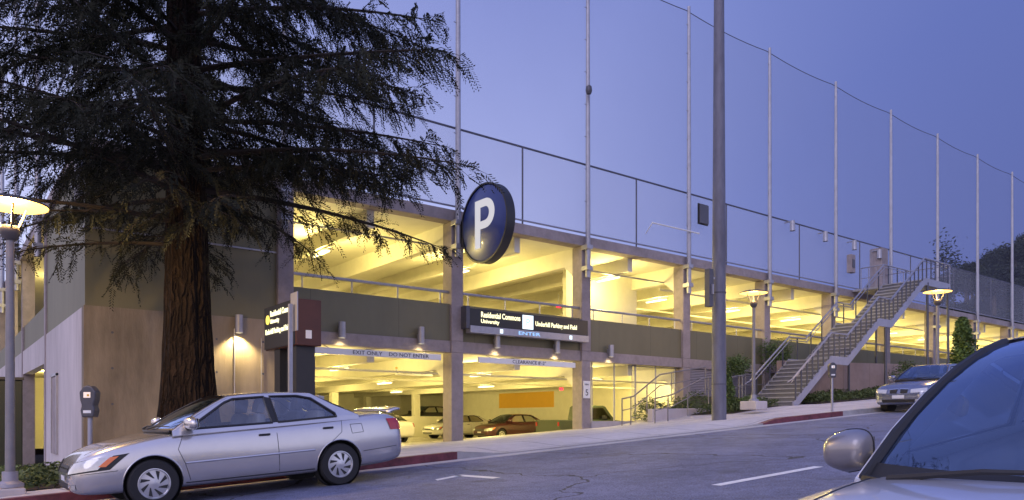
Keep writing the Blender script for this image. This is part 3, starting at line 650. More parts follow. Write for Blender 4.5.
# planting beds
def leaves(name, pts, size, m, parent=None, droop=.2, up=.5):
    # pts Nx3, each a tuft: several small blades
    pts = np.asarray(pts, float); n = len(pts)
    d = rng.normal(size=(n,3)); d[:,2] = d[:,2]*up+.15; d /= np.linalg.norm(d, axis=1)[:,None]
    q = rng.normal(size=(n,3)); w = np.cross(d, q); w /= np.linalg.norm(w, axis=1)[:,None]+1e-9
    L = size*(.6+.8*rng.random((n,1))); W = L*.36
    a = pts-d*L*.5; m1 = pts+w*W*.5; c = pts+d*L*.5; m2 = pts-w*W*.5
    v = np.stack([a, m1, c, m2], 1).reshape(-1, 3)
    if parent is not None and parent.get('_w'): v = v-np.array(parent['_w'])
    me = bpy.data.meshes.new(name); me.vertices.add(len(v)); me.vertices.foreach_set('co', v.astype(np.float32).ravel())
    me.loops.add(4*n); me.loops.foreach_set('vertex_index', np.arange(4*n, dtype=np.int32))
    me.polygons.add(n); me.polygons.foreach_set('loop_start', np.arange(0, 4*n, 4, dtype=np.int32)); me.polygons.foreach_set('loop_total', np.full(n, 4, dtype=np.int32))
    me.update(calc_edges=True); me.materials.append(M[m]); o = bpy.data.objects.new(name, me); COL.objects.link(o)
    if parent is not None: o.parent = parent
    return o
def bed(s0, s1, t0, t1, n, h, label_kind='stuff', m='leafy', size=.11):
    s = rng.uniform(s0, s1, n); t = rng.uniform(t0, t1, n)
    cl = .5+.5*np.sin(s*2.3+np.cos(t*3))*np.cos(t*2.7+s*.9)
    z = np.array([side_z(a, b_) for a, b_ in zip(s, t)])+h*rng.random(n)**.7*(.35+.65*cl)
    o = leaves('ground_cover', np.stack([s, t, z], 1), size, m); o['kind'] = 'stuff'; return o
bed(-3.5, 2.5, 13.7, 19.0, 14000, .42); bed(27.6, 44, 16.2, 18.4, 16000, .5); bed(20.8, 24.3, 18.9, 19.85, 2500, .9); bed(22.6, 25.6, 16.6, 18.3, 3500, .4)
sheet('planting_bed', 'soil', -4, 2.6, 13.6, 19.2, side_z, .8, .8, lift=.02); sheet('planting_bed', 'soil', 22.5, 25.7, 16.5, 18.5, side_z, .5, .5, lift=.02)
sheet('planting_bed', 'soil', 27.5, 60, 15.9, 18.5, side_z, 1, 1, lift=.03)
def shrub(name, s, t, r, h, n, label, cat, cone=False, size=.1, m='leaf', zoff=0):
    z0 = side_z(s, t)+zoff; o = thing(name, (s, t, z0), label, cat)
    MB().tube([(s, t, z0-.1), (s+.02, t, z0+h*.8)], [.05, .012], 7).build('stem', 'bark2', o)
    if cone:
        u = rng.random(n)**.75; a = rng.uniform(0, 2*np.pi, n); rr = r*(1-u)**.8*(.72+.28*np.sin(a*3+u*8)*np.cos(u*17+a*2))+.03; k = rng.random(n)**.4
        p = np.stack([s+rr*k*np.cos(a), t+rr*k*np.sin(a), z0+.08+h*u], 1)
    else:
        nb = 14; c = rng.normal(size=(nb,3))*.38; idx = rng.integers(0, nb, n)
        q = c[idx]+rng.normal(size=(n,3))*.22; p = np.stack([s+q[:,0]*r, t+q[:,1]*r, z0+h*(.5+.42*q[:,2])], 1)
        p[:,2] = np.maximum(p[:,2], z0+.03)
    leaves('foliage', p, size, m, o); return o
shrub('small_conifer', 23.3, 17.3, .42, 1.5, 3200, 'bright green young conifer beside the column left of the thick pole', 'shrub', True, .1, zoff=.1)
shrub('shrub', 24.0, 17.0, .5, .6, 1500, 'low green shrub spreading at the foot of the young conifer', 'shrub')
shrub('shrub', 26.8, 19.3, .6, 1.3, 2200, 'bright green bush behind the street lamp and stair rail', 'shrub', zoff=1.0)
shrub('shrub', 29.4, 19.2, .7, 2.0, 2600, 'bush under the first stair landing against the garage wall', 'shrub', zoff=1.0)
shrub('shrub', 37.5, 17.5, .6, 2.0, 2400, 'leafy bush under the top landing, left of the third street lamp', 'shrub')
# ------------------------------------------------------------------ left edge street furniture
def parking_meter(s, t, label, zg=None):
    zg = side_z(s, t) if zg is None else zg
    o = thing('parking_meter', (s, t, zg), label, 'parking meter', 'parking meters at the kerb')
    MB().tube([(s, t, zg), (s, t, zg+1.02)], .033, 10).build('post', 'stairsteel', o, smooth=True)
    # head: tapering housing with domed top, facing the road
    prof = [(-.085,0),(.085,0),(.105,.10),(.085,.17),(.11,.25),(.12,.36),(.06,.44),(0,.46),(-.06,.44),(-.12,.36),(-.11,.25),(-.085,.17),(-.105,.10)]
    MB().prism([(u, v) for u, v in prof], lambda u, v, w: (s+u*.79+w*.61, t-u*.61+w*.79, zg+1.02+v), -.075, .075).build('head', 'grey', o, bevel=.02)
    c = Vector((s-.61*.078, t-.79*.078, zg+1.02)); rx = Vector((.79,-.61,0)); nx = Vector((-.61,-.79,0))
    def q(u0, u1, v0, v1, off, nm, m):
        MB().add and None
        b = MB(); b.add([c+rx*u+Vector((0,0,v))+nx*w for u in (u0,u1) for v in (v0,v1) for w in (-.01,off)], [(0,1,3,2),(4,6,7,5),(0,4,5,1),(2,3,7,6),(0,2,6,4),(1,5,7,3)]); b.build(nm, m, o)
    q(-.05, .05, .28, .36, .004, 'display', 'chrome'); q(-.055, .055, .06, .10, .004, 'label_plate', 'white'); q(.0, .03, .30, .33, .007, 'sticker', 'yelloglow' if False else 'orange')
    return o
parking_meter(1.78, 12.3, 'parking meter at the kerb in front of the silver sedan')
parking_meter(17.55+3.95, 12.2, 'parking meter at the kerb in front of the stairs, left of the blue grey car')
# kerbside sign post
zg = side_z(4.76, 12.35)
o = thing('sign_post', (4.76, 12.35, zg), 'square steel post with edge-on parking sign beside the monument sign', 'sign')
MB().box(4.73, 4.79, 12.32, 12.38, zg, zg+2.75).build('post', 'galv', o); MB().box(4.82, 4.835, 12.2, 12.5, zg+2.3, zg+2.95).build('plate', 'galv', o)
# monument sign
zg = side_z(5.7, 14.6)
ms = thing('monument_sign', (5.72, 14.8, zg), 'dark brown monument sign with lit yellow lettering beside the exit', 'sign')
MB().box(5.5, 6.02, 14.0, 15.66, 2.66, 3.56).build('cabinet', 'brown', ms, bevel=.015)
MB().box(5.47, 5.5, 14.02, 15.64, 2.68, 3.54).build('face_panel', 'black', ms)
MB().box(5.56, 5.94, 14.12, 14.6, zg, 2.66).box(5.56, 5.94, 15.0, 15.3, zg, 2.66).build('leg', 'black', ms)
MB().box(5.70, 5.82, 13.995, 14.0, 2.80, 2.96).build('emblem', 'white', ms)
text('lettering', 'Residential Commons', .165, 'lettery', ms, FX((5.462, 15.28, 3.33), (0,-1,0), (0,0,1)), .003, xs=.85, bold=.003)
text('lettering', 'University', .12, 'lettery', ms, FX((5.462, 15.28, 3.19), (0,-1,0), (0,0,1)), .003, bold=.003)
text('lettering', 'Underhill Parking and Field', .15, 'lettery', ms, FX((5.462, 15.56, 2.98), (0,-1,0), (0,0,1)), .003, xs=.82, bold=.003)
MB().lathe([(0,-.012),(.095,-.012),(.095,0)], (5.47, 15.43, 3.28), 20, Matrix.Rotation(R(90), 4, 'Y')).build('emblem', 'yelloglow', ms)
# planter block, hedge cabinet, bollards
zg = side_z(.6, 12.8)
pb = MB().wedge(-2.2, 1.02, 12.5, 13.25, lambda x, y: side_z(x, y)-.1, lambda x, y: side_z(.8,12.8)+.115).build('planter_curb', 'concside', bevel=.02)
tag(pb, 'low concrete planter curb under the left street lamp', 'wall')
zg = side_z(1.0, 17)
cb = thing('utility_cabinet', (.6, 18.0, zg), 'tall dark green utility cabinet behind the left street lamp', 'cabinet')
MB().box(-.7, 1.38, 17.6, 18.5, zg-.1, zg+2.05).build('cabinet', mat('cabinet_green', (.012,.02,.014), .6, noise=.2, nscale=6), cb, bevel=.02)
MB().box(-.05, .0, 17.57, 17.6, zg+.1, zg+1.9).build('door_seam', 'black', cb); MB().box(-.75, 1.40, 17.55, 18.55, zg+2.05, zg+2.1).build('lid', 'black', cb)
for i, (s, t) in enumerate(((1.55, 26.2), (1.75, 27.4), (1.95, 28.8))):
    zg = side_z(s, t); o = thing('bollard', (s, t, zg), ['nearest white bollard by the garage side entrance', 'middle white bollard by the garage side entrance', 'farthest white bollard by the garage side entrance'][i], 'bollard', 'white bollards by the side entrance')
    MB().lathe([(0,1.05),(.06,1.03),(.075,.98),(.075,-.1)], (s, t, zg), 12).build('post', 'white', o, smooth=True); MB().lathe([(.078,.85),(.078,.93)], (s, t, zg), 12).build('band', 'darksteel', o)
# dark hedge panel near redwood foot + conduits on wall
cd = MB().tube([(6.2, 19.97, 3.6), (6.2, 19.97, 1.9), (6.25, 19.97, 1.0)], .018, 6).tube([(6.9, 19.97, 3.4), (6.9, 19.97, 1.5)], .012, 6).build('conduit', 'galv', G)
# ------------------------------------------------------------------ redwood
def redwood(s0, t0, label):
    zg = side_z(s0, t0)-.15
    o = thing('redwood_tree', (s0, t0, zg), label, 'tree')
    H = 24; b = MB(); n = 140
    hs = [i*.12 for i in range(60)]+[7.5,9,11,14,18,22,24]
    def rad(h): return (.37+.33*math.exp(-h*.6))*(1-h/H)**.75+.02
    vs = []
    for h in hs:
        for k in range(n):
            a = 2*math.pi*k/n; f = 1+.05*math.sin(a*7+h*.3)+.030*math.sin(a*13-h*.8)+.030*abs(math.sin(a*17+1.3*math.sin(h*1.1+a*3)))+.022*abs(math.sin(a*31+1.1*math.sin(h*1.9+a*5)))*(1+.5*math.sin(h*6+a*11))+(.16*math.exp(-h*1.5))*math.sin(a*5+.6)
            r = rad(h)*f; vs.append((s0+r*math.cos(a)-.015*h, t0+r*math.sin(a), zg+h))
    b.add(vs, [(i*n+k, i*n+(k+1) % n, (i+1)*n+(k+1) % n, (i+1)*n+k) for i in range(len(hs)-1) for k in range(n)])
    lb = MB(); tips = []   # spray anchors: (pos, dir)
    rnd = random.Random(11)
    NB = 128
    for i in range(NB):
        az = i*2.39996+rnd.uniform(-.3,.3); h = 4.55+1.1*max(0, math.cos(az+.3))+(i/NB)**1.25*15+rnd.uniform(-.2,.2)
        L = (5.6 if h < 11 else 5.6*(1-(h-11)/14))*rnd.uniform(.66,1.05)
        if h < 5.3: L *= .8
        dy = math.sin(az)
        if dy > 0: L = min(L, 4.0/max(dy,.05)) if zg+h < 9.5 else L
        d = Vector((math.cos(az), math.sin(az), 0)); side = Vector((-d.y, d.x, 0))
        pts = []; rs = []; m = 9; rise = rnd.uniform(-.02,.14); wob = rnd.uniform(-.35,.35)
        for j in range(m+1):
            u = j/m; p = Vector((s0-.015*h, t0, zg+h))+d*(L*u+.15)+side*wob*math.sin(u*2.5)+Vector((0,0, L*(rise*u-.13*u*u)))
            pts.append(p); rs.append(.055*(1-u)**.8*(L/5)+.006)
        lb.tube(pts, rs, 5, caps=False)
        # secondary twigs
        nt_ = int(L*(4.0 if h < 5.9 else 10.0 if h < 11 else 4))
        for q in range(nt_):
            u = .16+.84*((q+rnd.random())/nt_); k = min(int(u*m), m-1); p = pts[k].lerp(pts[k+1], u*m-k)
            sg = 1 if q % 2 else -1; tl = rnd.uniform(.35,1.15)*(1.15-.55*u)
            td = (d*rnd.uniform(.35,.9)+side*sg*rnd.uniform(.5,1)+Vector((0,0,rnd.uniform(-.75,.12)))).normalized()
            e = p+td*tl; e.z -= .18*tl*tl
            lb.tube([p, p.lerp(e, .5)+Vector((0,0,.04)), e], [.010,.007,.003], 3, caps=False)
            ns = max(2, int(tl/(.10 if h < 11 else .2)))
            for w in range(ns):
                f = (w+.6)/ns; c = p.lerp(e, f)
                sd = (td+Vector((rnd.gauss(0,.5), rnd.gauss(0,.5), rnd.gauss(-.5,.4)))).normalized()
                tips.append((*c, *sd))
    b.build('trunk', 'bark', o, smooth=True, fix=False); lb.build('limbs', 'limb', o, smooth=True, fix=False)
    tips = np.array(tips); print('sprays', len(tips))
    # each spray: a drooping flat feather of needles
    pos, dr = tips[:,:3], tips[:,3:]; n = len(tips); NN = 18
    q = rng.normal(size=(n,3)); q[:,2] *= .5; w = np.cross(dr, q); w /= np.linalg.norm(w, axis=1)[:,None]
    nrm = np.cross(dr, w); Ls = .24+.18*rng.random((n,1)); V = []
    for k in range(NN):
        u = (k+.5)/NN; c = pos+dr*Ls*u+np.array([0,0,-.10])*(u*u)
        sg = 1 if k % 2 else -1
        nd = dr*.75+w*sg*.9+nrm*rng.normal(size=(n,1))*.35; nd /= np.linalg.norm(nd, axis=1)[:,None]
        ln = (.095*(1-.5*u))*(.7+.6*rng.random((n,1))); wd = dr*.011+nrm*.007
        V.append(np.stack([c-wd, c+nd*ln*.6-wd*1.2, c+nd*ln, c+nd*ln*.5+wd*1.3], 1))
    v = np.concatenate(V, 0).reshape(-1,3)-np.array([s0, t0, zg]); nq = len(v)//4
    me = bpy.data.meshes.new('crown'); me.vertices.add(len(v)); me.vertices.foreach_set('co', v.astype(np.float32).ravel())
    me.loops.add(4*nq); me.loops.foreach_set('vertex_index', np.arange(4*nq, dtype=np.int32))
    me.polygons.add(nq); me.polygons.foreach_set('loop_start', np.arange(0, 4*nq, 4, dtype=np.int32)); me.polygons.foreach_set('loop_total', np.full(nq, 4, dtype=np.int32))
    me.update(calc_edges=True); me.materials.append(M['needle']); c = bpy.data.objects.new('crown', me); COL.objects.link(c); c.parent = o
    print('needles', nq)
redwood(3.95, 15.4, 'big redwood with ridged red brown trunk and drooping dark branches at the left')
# ------------------------------------------------------------------ far trees and hill
def far_tree(name, s, t, zb, h, r, n, label, cone=False, size=.5, group=None):
    o = thing(name, (s, t, zb), label, 'tree', group)
    MB().tube([(s, t, zb-1), (s+.1, t, zb+h*.45), (s, t, zb+h*.85)], [r*.09, r*.06, .03], 7).build('trunk', 'bark2', o)
    if cone:
        u = rng.random(n)**.8; a = rng.uniform(0, 2*np.pi, n); rr = r*np.minimum(1,(1-u)**.5)*np.minimum(1,.55+u*1.6)*(.68+.32*np.sin(a*3+u*9)*np.cos(u*15+a*2))+.08; k = rng.random(n)**.45
        p = np.stack([s+rr*k*np.cos(a), t+rr*k*np.sin(a), zb+h*.08+h*.92*u], 1)
    else:
        nb = 22; c = rng.normal(size=(nb,3)); c /= np.linalg.norm(c, axis=1)[:,None]; c *= .72*rng.random((nb,1))**.4; idx = rng.integers(0, nb, n)
        q = c[idx]+rng.normal(size=(n,3))*.17; p = np.stack([s+q[:,0]*r, t+q[:,1]*r, zb+h*.62+q[:,2]*h*.38], 1)
    leaves('crown', p, size, 'hillleaf' if cone != 2 else 'leaf', o); return o
far_tree('conifer_tree', 44.2, 17.6, side_z(44, 16), 3.9, 1.0, 5200, 'loose green rounded conifer right of the third street lamp', cone=2, size=.2)
def hill(x, y):
    return 46*math.exp(-((x-250)/75)**2-((y-40)/60)**2)+18*math.exp(-((x-330)/150)**2-((y-110)/90)**2)
def hillz(x, y): return 3.2+hill(x, y)+1.2*math.sin(x*.07)*math.cos(y*.09)
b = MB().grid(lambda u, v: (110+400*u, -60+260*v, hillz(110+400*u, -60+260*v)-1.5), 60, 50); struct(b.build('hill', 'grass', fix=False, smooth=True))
rt = random.Random(5)
hp = []
for i in range(110):
    x = rt.uniform(135, 290); y = rt.uniform(22, 95)
    hp.append((x, y))
adj = ['rounded','broad','dense','slender','ragged','dark']
for i, (x, y) in enumerate(hp):
    # keep those whose direction falls in or near the frame's right edge
    X = .794*x-.608*y; Z = .608*x+.794*y; px = 512+754.6*X/Z
    if px < 925 or px > 1120: continue
    hh = rt.uniform(7, 12)
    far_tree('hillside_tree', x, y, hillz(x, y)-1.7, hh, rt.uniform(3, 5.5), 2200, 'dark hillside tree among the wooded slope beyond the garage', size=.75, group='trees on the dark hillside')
x, y = 118, 47
# isolated spindly tree seen over the fence
def dirpt(px, Z): 
    X = (px-512)/754.6*Z; return .794*X+.608*Z, -.608*X+.794*Z
x, y = dirpt(946, 125); far_tree('pine_tree', x, y, 6, 1.22+(420-226)*125/754.6-6, 3.2, 1500, 'sparse pine silhouette standing apart left of the dark hillside', size=.6)
# ------------------------------------------------------------------ cars
def lerp_tab(tab, x):
    for (a, *va), (b_, *vb) in zip(tab[:-1], tab[1:]):
        if a <= x <= b_:
            f = (x-a)/(b_-a) if b_ > a else 0; return [p+(q-p)*f for p, q in zip(va, vb)]
    return list(tab[-1][1:]) if x > tab[-1][0] else list(tab[0][1:])
def eval_mesh(me, mods):
    o = bpy.data.objects.new('tmp', me); COL.objects.link(o); extra = []
    for kind, kw in mods:
        m = o.modifiers.new('m', kind)
        for k, v in kw.items(): setattr(m, k, v)
    dg = bpy.context.evaluated_depsgraph_get(); dg.update()
    r = bpy.data.meshes.new_from_object(o.evaluated_get(dg)); bpy.data.objects.remove(o); return r
def make_car(name, loc, heading, label, c, detail=2, group=None, tilt=True, cat='car'):
    """local frame: +x forward, y left, z up. c holds the proportions."""
    root = bpy.data.objects.new(name, None); COL.objects.link(root); tag(root, label, cat, group); root.empty_display_size = .3
    slope = -math.atan(SL) if tilt else 0
    rotm = Matrix.Rotation(slope, 4, 'Y') @ Matrix.Rotation(heading, 4, 'Z')
    root.location = loc; root.rotation_euler = rotm.to_euler()
    W = c['W']; fr, rr = c['axf'], c['axr']; rw = c['rw']; pm = c['paint']
    # ---- lower body: stations (x, half width, bottom, top, crown)
    b = MB(); ring = None; NR = 0
    for x, w, z0, z1, cr in c['st']:
        h = z1-z0
        half = [(.0,z0),(.82*w,z0),(.95*w,z0+.07*h),(.992*w,z0+.30*h),(1.0*w,z0+.52*h),(.985*w,z0+.74*h),(.955*w,z0+.90*h),(.90*w,z1-.005),(.62*w,z1+cr*.65),(0,z1+cr)]
        full = [(y, z) for y, z in half]+[(-y, z) for y, z in half[-2:0:-1]]
        NR = len(full); b.v += [(x, y, z) for y, z in full]
    ns = len(c['st'])
    b.f = [(i*NR+k, i*NR+(k+1) % NR, (i+1)*NR+(k+1) % NR, (i+1)*NR+k) for i in range(ns-1) for k in range(NR)]
    b.f += [tuple(range(NR))[::-1], tuple((ns-1)*NR+k for k in range(NR))]
    me = bpy.data.meshes.new('body'); me.from_pydata(b.v, [], b.f); me.update()
    bm = bmesh.new(); bm.from_mesh(me); bmesh.ops.recalc_face_normals(bm, faces=bm.faces); bm.to_mesh(me); bm.free()
    me = eval_mesh(me, [('SUBSURF', dict(levels=2, render_levels=2))])
    bm = bmesh.new(); bm.from_mesh(me); bvh = BVHTree.FromBMesh(bm); bm.free()
    # wheel arches
    cut = MB(); RY = Matrix.Rotation(R(90), 4, 'X')
    for ax in (fr, rr):
        for sgn in (1, -1):
            cut2 = [(0,-.16),(rw*1.14,-.16),(rw*1.14,.16),(0,.16)]
            cut.lathe([(1e-4,-.17),(rw*1.15,-.17),(rw*1.15,.17),(1e-4,.17)], (ax, sgn*(W/2-.10), rw*1.02), 40, RY)
    cme = bpy.data.meshes.new('cut'); cme.from_pydata(cut.v, [], cut.f); bm = bmesh.new(); bm.from_mesh(cme); bmesh.ops.remove_doubles(bm, verts=bm.verts, dist=.0005); bmesh.ops.recalc_face_normals(bm, faces=bm.faces); bm.to_mesh(cme); bm.free()
    co = bpy.data.objects.new('cut', cme); COL.objects.link(co)
    me2 = eval_mesh(me, [('BOOLEAN', dict(operation='DIFFERENCE', object=co, solver='EXACT'))]); bpy.data.objects.remove(co)
    if len(me2.polygons) > 50: me = me2
    me.shade_smooth(); me.set_sharp_from_angle(angle=R(32)); me.materials.clear(); me.materials.append(M[pm]); me.name = 'body'
    body = bpy.data.objects.new('body', me); COL.objects.link(body); body.parent = root
    # ---- projection helpers onto the body
    def side_pt(x, z, sgn, off=.004):
        h = bvh.ray_cast(Vector((x, sgn*3, z)), Vector((0, -sgn, 0)))
        if h[0] is None: return Vector((x, sgn*W/2*.98, z))
        return h[0]+h[1]*off
    def ray_pt(p, d, off=.005):
        h = bvh.ray_cast(Vector(p)-Vector(d)*3, Vector(d))
        return (h[0]+h[1]*off) if h[0] is not None else Vector(p)
    def side_line(nm, pts, r, m, both=True, parent=body, nseg=6):
        for sgn in ((1, -1) if both else (1,)):
            P_ = []
            for (x0, z0), (x1, z1) in zip(pts[:-1], pts[1:]):
                for i in range(nseg): f = i/nseg; P_.append(side_pt(x0+(x1-x0)*f, z0+(z1-z0)*f, sgn, 0))
            P_.append(side_pt(*pts[-1], sgn, 0))
            MB().tube(P_, r, 5).build(nm, m, parent)
    def patch(nm, cs, d, m, parent=root, n=8, off=.006, mirror=True, thick=0):
        # four corner points, projected along d onto the body
        outs = []
        for sgn in ((1, -1) if mirror else (1,)):
            C = [Vector((p[0], p[1]*sgn, p[2])) for p in cs]; dd = Vector((d[0], d[1]*sgn, d[2])).normalized()
            b = MB().grid(lambda u, v: ray_pt((C[0].lerp(C[1], u)).lerp(C[3].lerp(C[2], u), v), dd, off), n, n)
            outs.append(b.build(nm, m, parent, smooth=True))
        return outs
    # ---- greenhouse
    A0, A1, R0, R1 = c['A0'], c['A1'], c['R0'], c['R1']     # cowl, header, rear header, rear glass base as (x,z)
    yb, yr = c['yb'], c['yr']; zt = c['H']; xm = (A1[0]+R0[0])/2
    zb0 = min(A0[1], R1[1])
    def yz(z): f = (z-zb0)/(A1[1]-zb0); return yb+(yr-yb)*(f if f < 0 else f**1.25)
    def roof_z(x):
        f = (x-A1[0])/(R0[0]-A1[0]); return A1[1]+(R0[1]-A1[1])*f+(zt-.035-max(A1[1],R0[1]))*4*f*(1-f)
    outline = [A0]+[(A0[0]+(A1[0]-A0[0])*v_, A0[1]+(A1[1]-A0[1])*v_+c.get('abow', .025)*4*v_*(1-v_)) for v_ in (.25,.5,.75)]+[A1]+[(A1[0]+(R0[0]-A1[0])*k/6, roof_z(A1[0]+(R0[0]-A1[0])*k/6)) for k in range(1,6)]+[R0, (R0[0]+(R1[0]-R0[0])*.5, R0[1]+(R1[1]-R0[1])*.56), R1, (R1[0], R1[1]-.06), (A0[0], A0[1]-.06)]
    for sgn in (1, -1):
        bm = bmesh.new()
        for loop in [outline]+c['win']:
            vs = [bm.verts.new((x, 0, z)) for x, z in loop]
            for i in range(len(vs)): bm.edges.new((vs[i], vs[(i+1) % len(vs)]))
        bmesh.ops.triangle_fill(bm, use_beauty=True, use_dissolve=False, edges=bm.edges[:], normal=(0, -1, 0))
        for v in bm.verts: v.co.y = sgn*yz(v.co.z)
        me = bpy.data.meshes.new('side_frame'); bm.to_mesh(me); bm.free()
        me.materials.append(M[pm]); o = bpy.data.objects.new('side_frame', me); COL.objects.link(o); o.parent = root
        sl = o.modifiers.new('th', 'SOLIDIFY'); sl.thickness = .03; sl.offset = 0
        for wi in c['win']:
            g = MB(); g.add([(x, sgn*(yz(z)+.004), z) for x, z in wi], [tuple(range(len(wi)))])
            bm = bmesh.new(); 
            vs = [bm.verts.new(p) for p in g.v]; f = bm.faces.new(vs); bmesh.ops.triangulate(bm, faces=[f]); me = bpy.data.meshes.new('side_window'); bm.to_mesh(me); bm.free()
            me.materials.append(M['glass']); o = bpy.data.objects.new('side_window', me); COL.objects.link(o); o.parent = root
            MB().tube([(x, sgn*(yz(z)+.014), z) for x, z in wi+wi[:1]], .018, 5).build('window_trim', 'trimblack', root)
        for (p0, p1) in c['bp']:
            MB().add and 0
            q_ = MB(); q_.add([(x, sgn*(yz(z)+.019), z) for x, z in (c['win'][0][-1], c['win'][0][-2], p1, p0)], [(0,1,2,3)]); q_.build('door_pillar', 'trimblack', root, fix=False)
    # roof skin
    def rf(u, v):
        x = A1[0]+(R0[0]-A1[0])*u; e = roof_z(x); y = (v*2-1); a = abs(y)
        yy = yr*1.005*(y if a < .75 else math.copysign(.75+.25*math.sin((a-.75)/.25*math.pi/2), y))
        return (x, yy, e+.035*(1-a**3.2)+.002)
    MB().grid(rf, 10, 20).build('roof', pm, root, smooth=True)
    ab_ = c.get('abow', .025)
    def screen(nm, lo, hi, bulge, inset, m):
        def f(u, v):
            x = lo[0]+(hi[0]-lo[0])*v; z = lo[1]+(hi[1]-lo[1])*v
            y = (u*2-1)*(1-inset*1.0); w = yz(z)
            arch = (1-(u*2-1)**2)
            return (x+bulge*arch*(1-.6*v), y*w, z+.035*arch*v+(ab_*4*v*(1-v) if lo[0] > 0 else .02*math.sin(v*math.pi)))
        return MB().grid(f, 16, 10).build(nm, m, root, smooth=True)
    ws = screen('windscreen', (A0[0]-.0, A0[1]-.01), A1, c.get('bulge', .10), .035, 'screen')
    screen('rear_window', (R1[0], R1[1]-.01), R0, -.08, .035, 'glass')
    def band(u, v):
        vv = -.01+.085*v; x = A0[0]+(A1[0]-A0[0])*vv; z = A0[1]-.01+(A1[1]-A0[1]+.01)*vv; y = (u*2-1)*.965; arch = 1-(u*2-1)**2; b0 = c.get('bulge', .10)
        return (x+b0*arch*(1-.6*vv)+.006, y*yz(z), z+.035*arch*vv+ab_*4*max(vv,0)*(1-vv)+.006)
    MB().grid(band, 20, 2).build('cowl_panel', 'trimblack', root, smooth=True)
    # black band and pillars round the windscreen
    for sgn in (1, -1):
        for lo, hi in ((A0, A1), (R1, R0)):
            pp = []; 
            for k in range(6):
                v = k/5; x = lo[0]+(hi[0]-lo[0])*v; z = lo[1]+(hi[1]-lo[1])*v+(ab_*4*v*(1-v) if lo is A0 else 0)
                pp.append((x, sgn*yz(z)*.975, z+.004))
            MB().tube(pp, c.get('ptr', .012), 6).build('window_trim', 'trimblack', root)
            if lo is A0: MB().tube([(p[0]-.014, p[1]+sgn*.020, p[2]-.008) for p in pp], .019, 8).build('pillar', c.get('pilm', pm), root, smooth=True)
    bl = c.get('bulge', .10)
    MB().tube([(A0[0]+bl*(1-(u/8-1)**2)+.01, (u/8-1)*yb*.96, A0[1]+.004) for u in range(17)], .019, 6).build('cowl_trim', 'trimblack', root, smooth=True)
    # ---- interior
    fl = MB().box(R1[0]+.02, A0[0]-.02, -yb+.05, yb-.05, A0[1]-.12, A0[1]-.035).build('parcel_deck', 'interior', root)
    xd = A0[0]-.03
    MB().grid(lambda u, v: (A0[0]+bl*.7*(1-(2*u-1)**2)-.02-.62*v, (2*u-1)*(yb-.05), A0[1]-.02+.035*math.sin(v*3.0)+(.05*math.exp(-((2*u-1)*W/2-.36)**2/.02)*v)), 20, 6).build('dashboard', 'interior', root, smooth=True)
    if detail >= 1:
        for xs_, ys_ in ((c['seat'], .36), (c['seat'], -.36), (c['seat']-.85, .40), (c['seat']-.85, -.40)):
            b = MB(); rt_ = Matrix.Translation((xs_, ys_, A0[1]-.35)) @ Matrix.Rotation(R(-14), 4, 'Y')
            b.prism([(-.24,0),(.24,0),(.25,.40),(.20,.52),(-.20,.52),(-.25,.40)], lambda u, v, w: rt_ @ Vector((w, u, v)), -.06, .06)
            so = b.build('seat', 'seatcloth', root, bevel=.03)
            MB().prism([(-.12,.54),(.12,.54),(.13,.66),(.09,.74),(-.09,.74),(-.13,.66)], lambda u, v, w: rt_ @ Vector((w, u, v-.0)), -.045, .045).tube([rt_ @ Vector((0,.05,.5)), rt_ @ Vector((0,.05,.6))], .008, 5).build('head_rest', 'seatcloth', so, bevel=.025)
        ring_ = [Vector((A0[0]-.52, .36, A0[1]-.05))+Matrix.Rotation(R(-65), 3, 'Y') @ Vector((.18*math.cos(a*math.pi/12), .18*math.sin(a*math.pi/12), 0)) for a in range(25)]
        MB().tube(ring_, .014, 6, caps=False).build('steering_wheel', 'trimblack', root, smooth=True)
    # ---- wheels
    for ax in (fr, rr):
        for sgn in (1, -1):
            yc = sgn*(W/2-.115); ty = MB()
            Ry = Matrix.Rotation(R(-90*sgn), 4, 'X')
            tw = .098; rr_ = rw
            ty.lathe([(rr_*.60,-tw),(rr_*.90,-tw),(rr_*.985,-tw*.75),(rr_,-tw*.4),(rr_,tw*.4),(rr_*.985,tw*.75),(rr_*.93,tw),(rr_*.64,tw*1.02),(rr_*.61,tw*.8)], (ax, yc, rw), 40, Ry)
            wo = ty.build('wheel', 'tyre', root, smooth=True)
            rim = MB().lathe([(rr_*.64,tw*.98),(rr_*.60,tw*1.0),(rr_*.565,tw*.80),(rr_*.30,tw*.86),(rr_*.12,tw*.95),(0,tw*.97)], (ax, yc, rw), 40, Ry)
            rm = rim.build('rim', 'rim', wo, smooth=True)
            sl_ = MB(); nsl = c.get('slots', 9); T = Matrix.Translation((ax, yc, rw)) @ Ry
            for k in range(nsl):
                a = 2*math.pi*k/nsl; 
                def pol(r, da): return (r*math.cos(a+da), r*math.sin(a+da))
                sk = c.get('skew', .28)
                quad = [pol(rr_*.22, -.12), pol(rr_*.22, .14), pol(rr_*.535, .20+sk), pol(rr_*.535, -.10+sk)] if c.get('slots', 9) > 6 else [pol(rr_*.20, -.30), pol(rr_*.20, .30), pol(rr_*.53, .42), pol(rr_*.53, -.42)]
                sl_.prism(quad, lambda u, v, w: T @ Vector((u, v, w)), tw*.855, tw*.90)
            sl_.build('rim_slot', 'rimdark', wo)
            # liner
            MB().lathe([(0,-.13*1),(rr_*1.12,-.13),(rr_*1.125,.05)], (ax, sgn*(W/2-.12), rw*1.02), 32, Ry).build('arch_liner', 'rimdark', root)
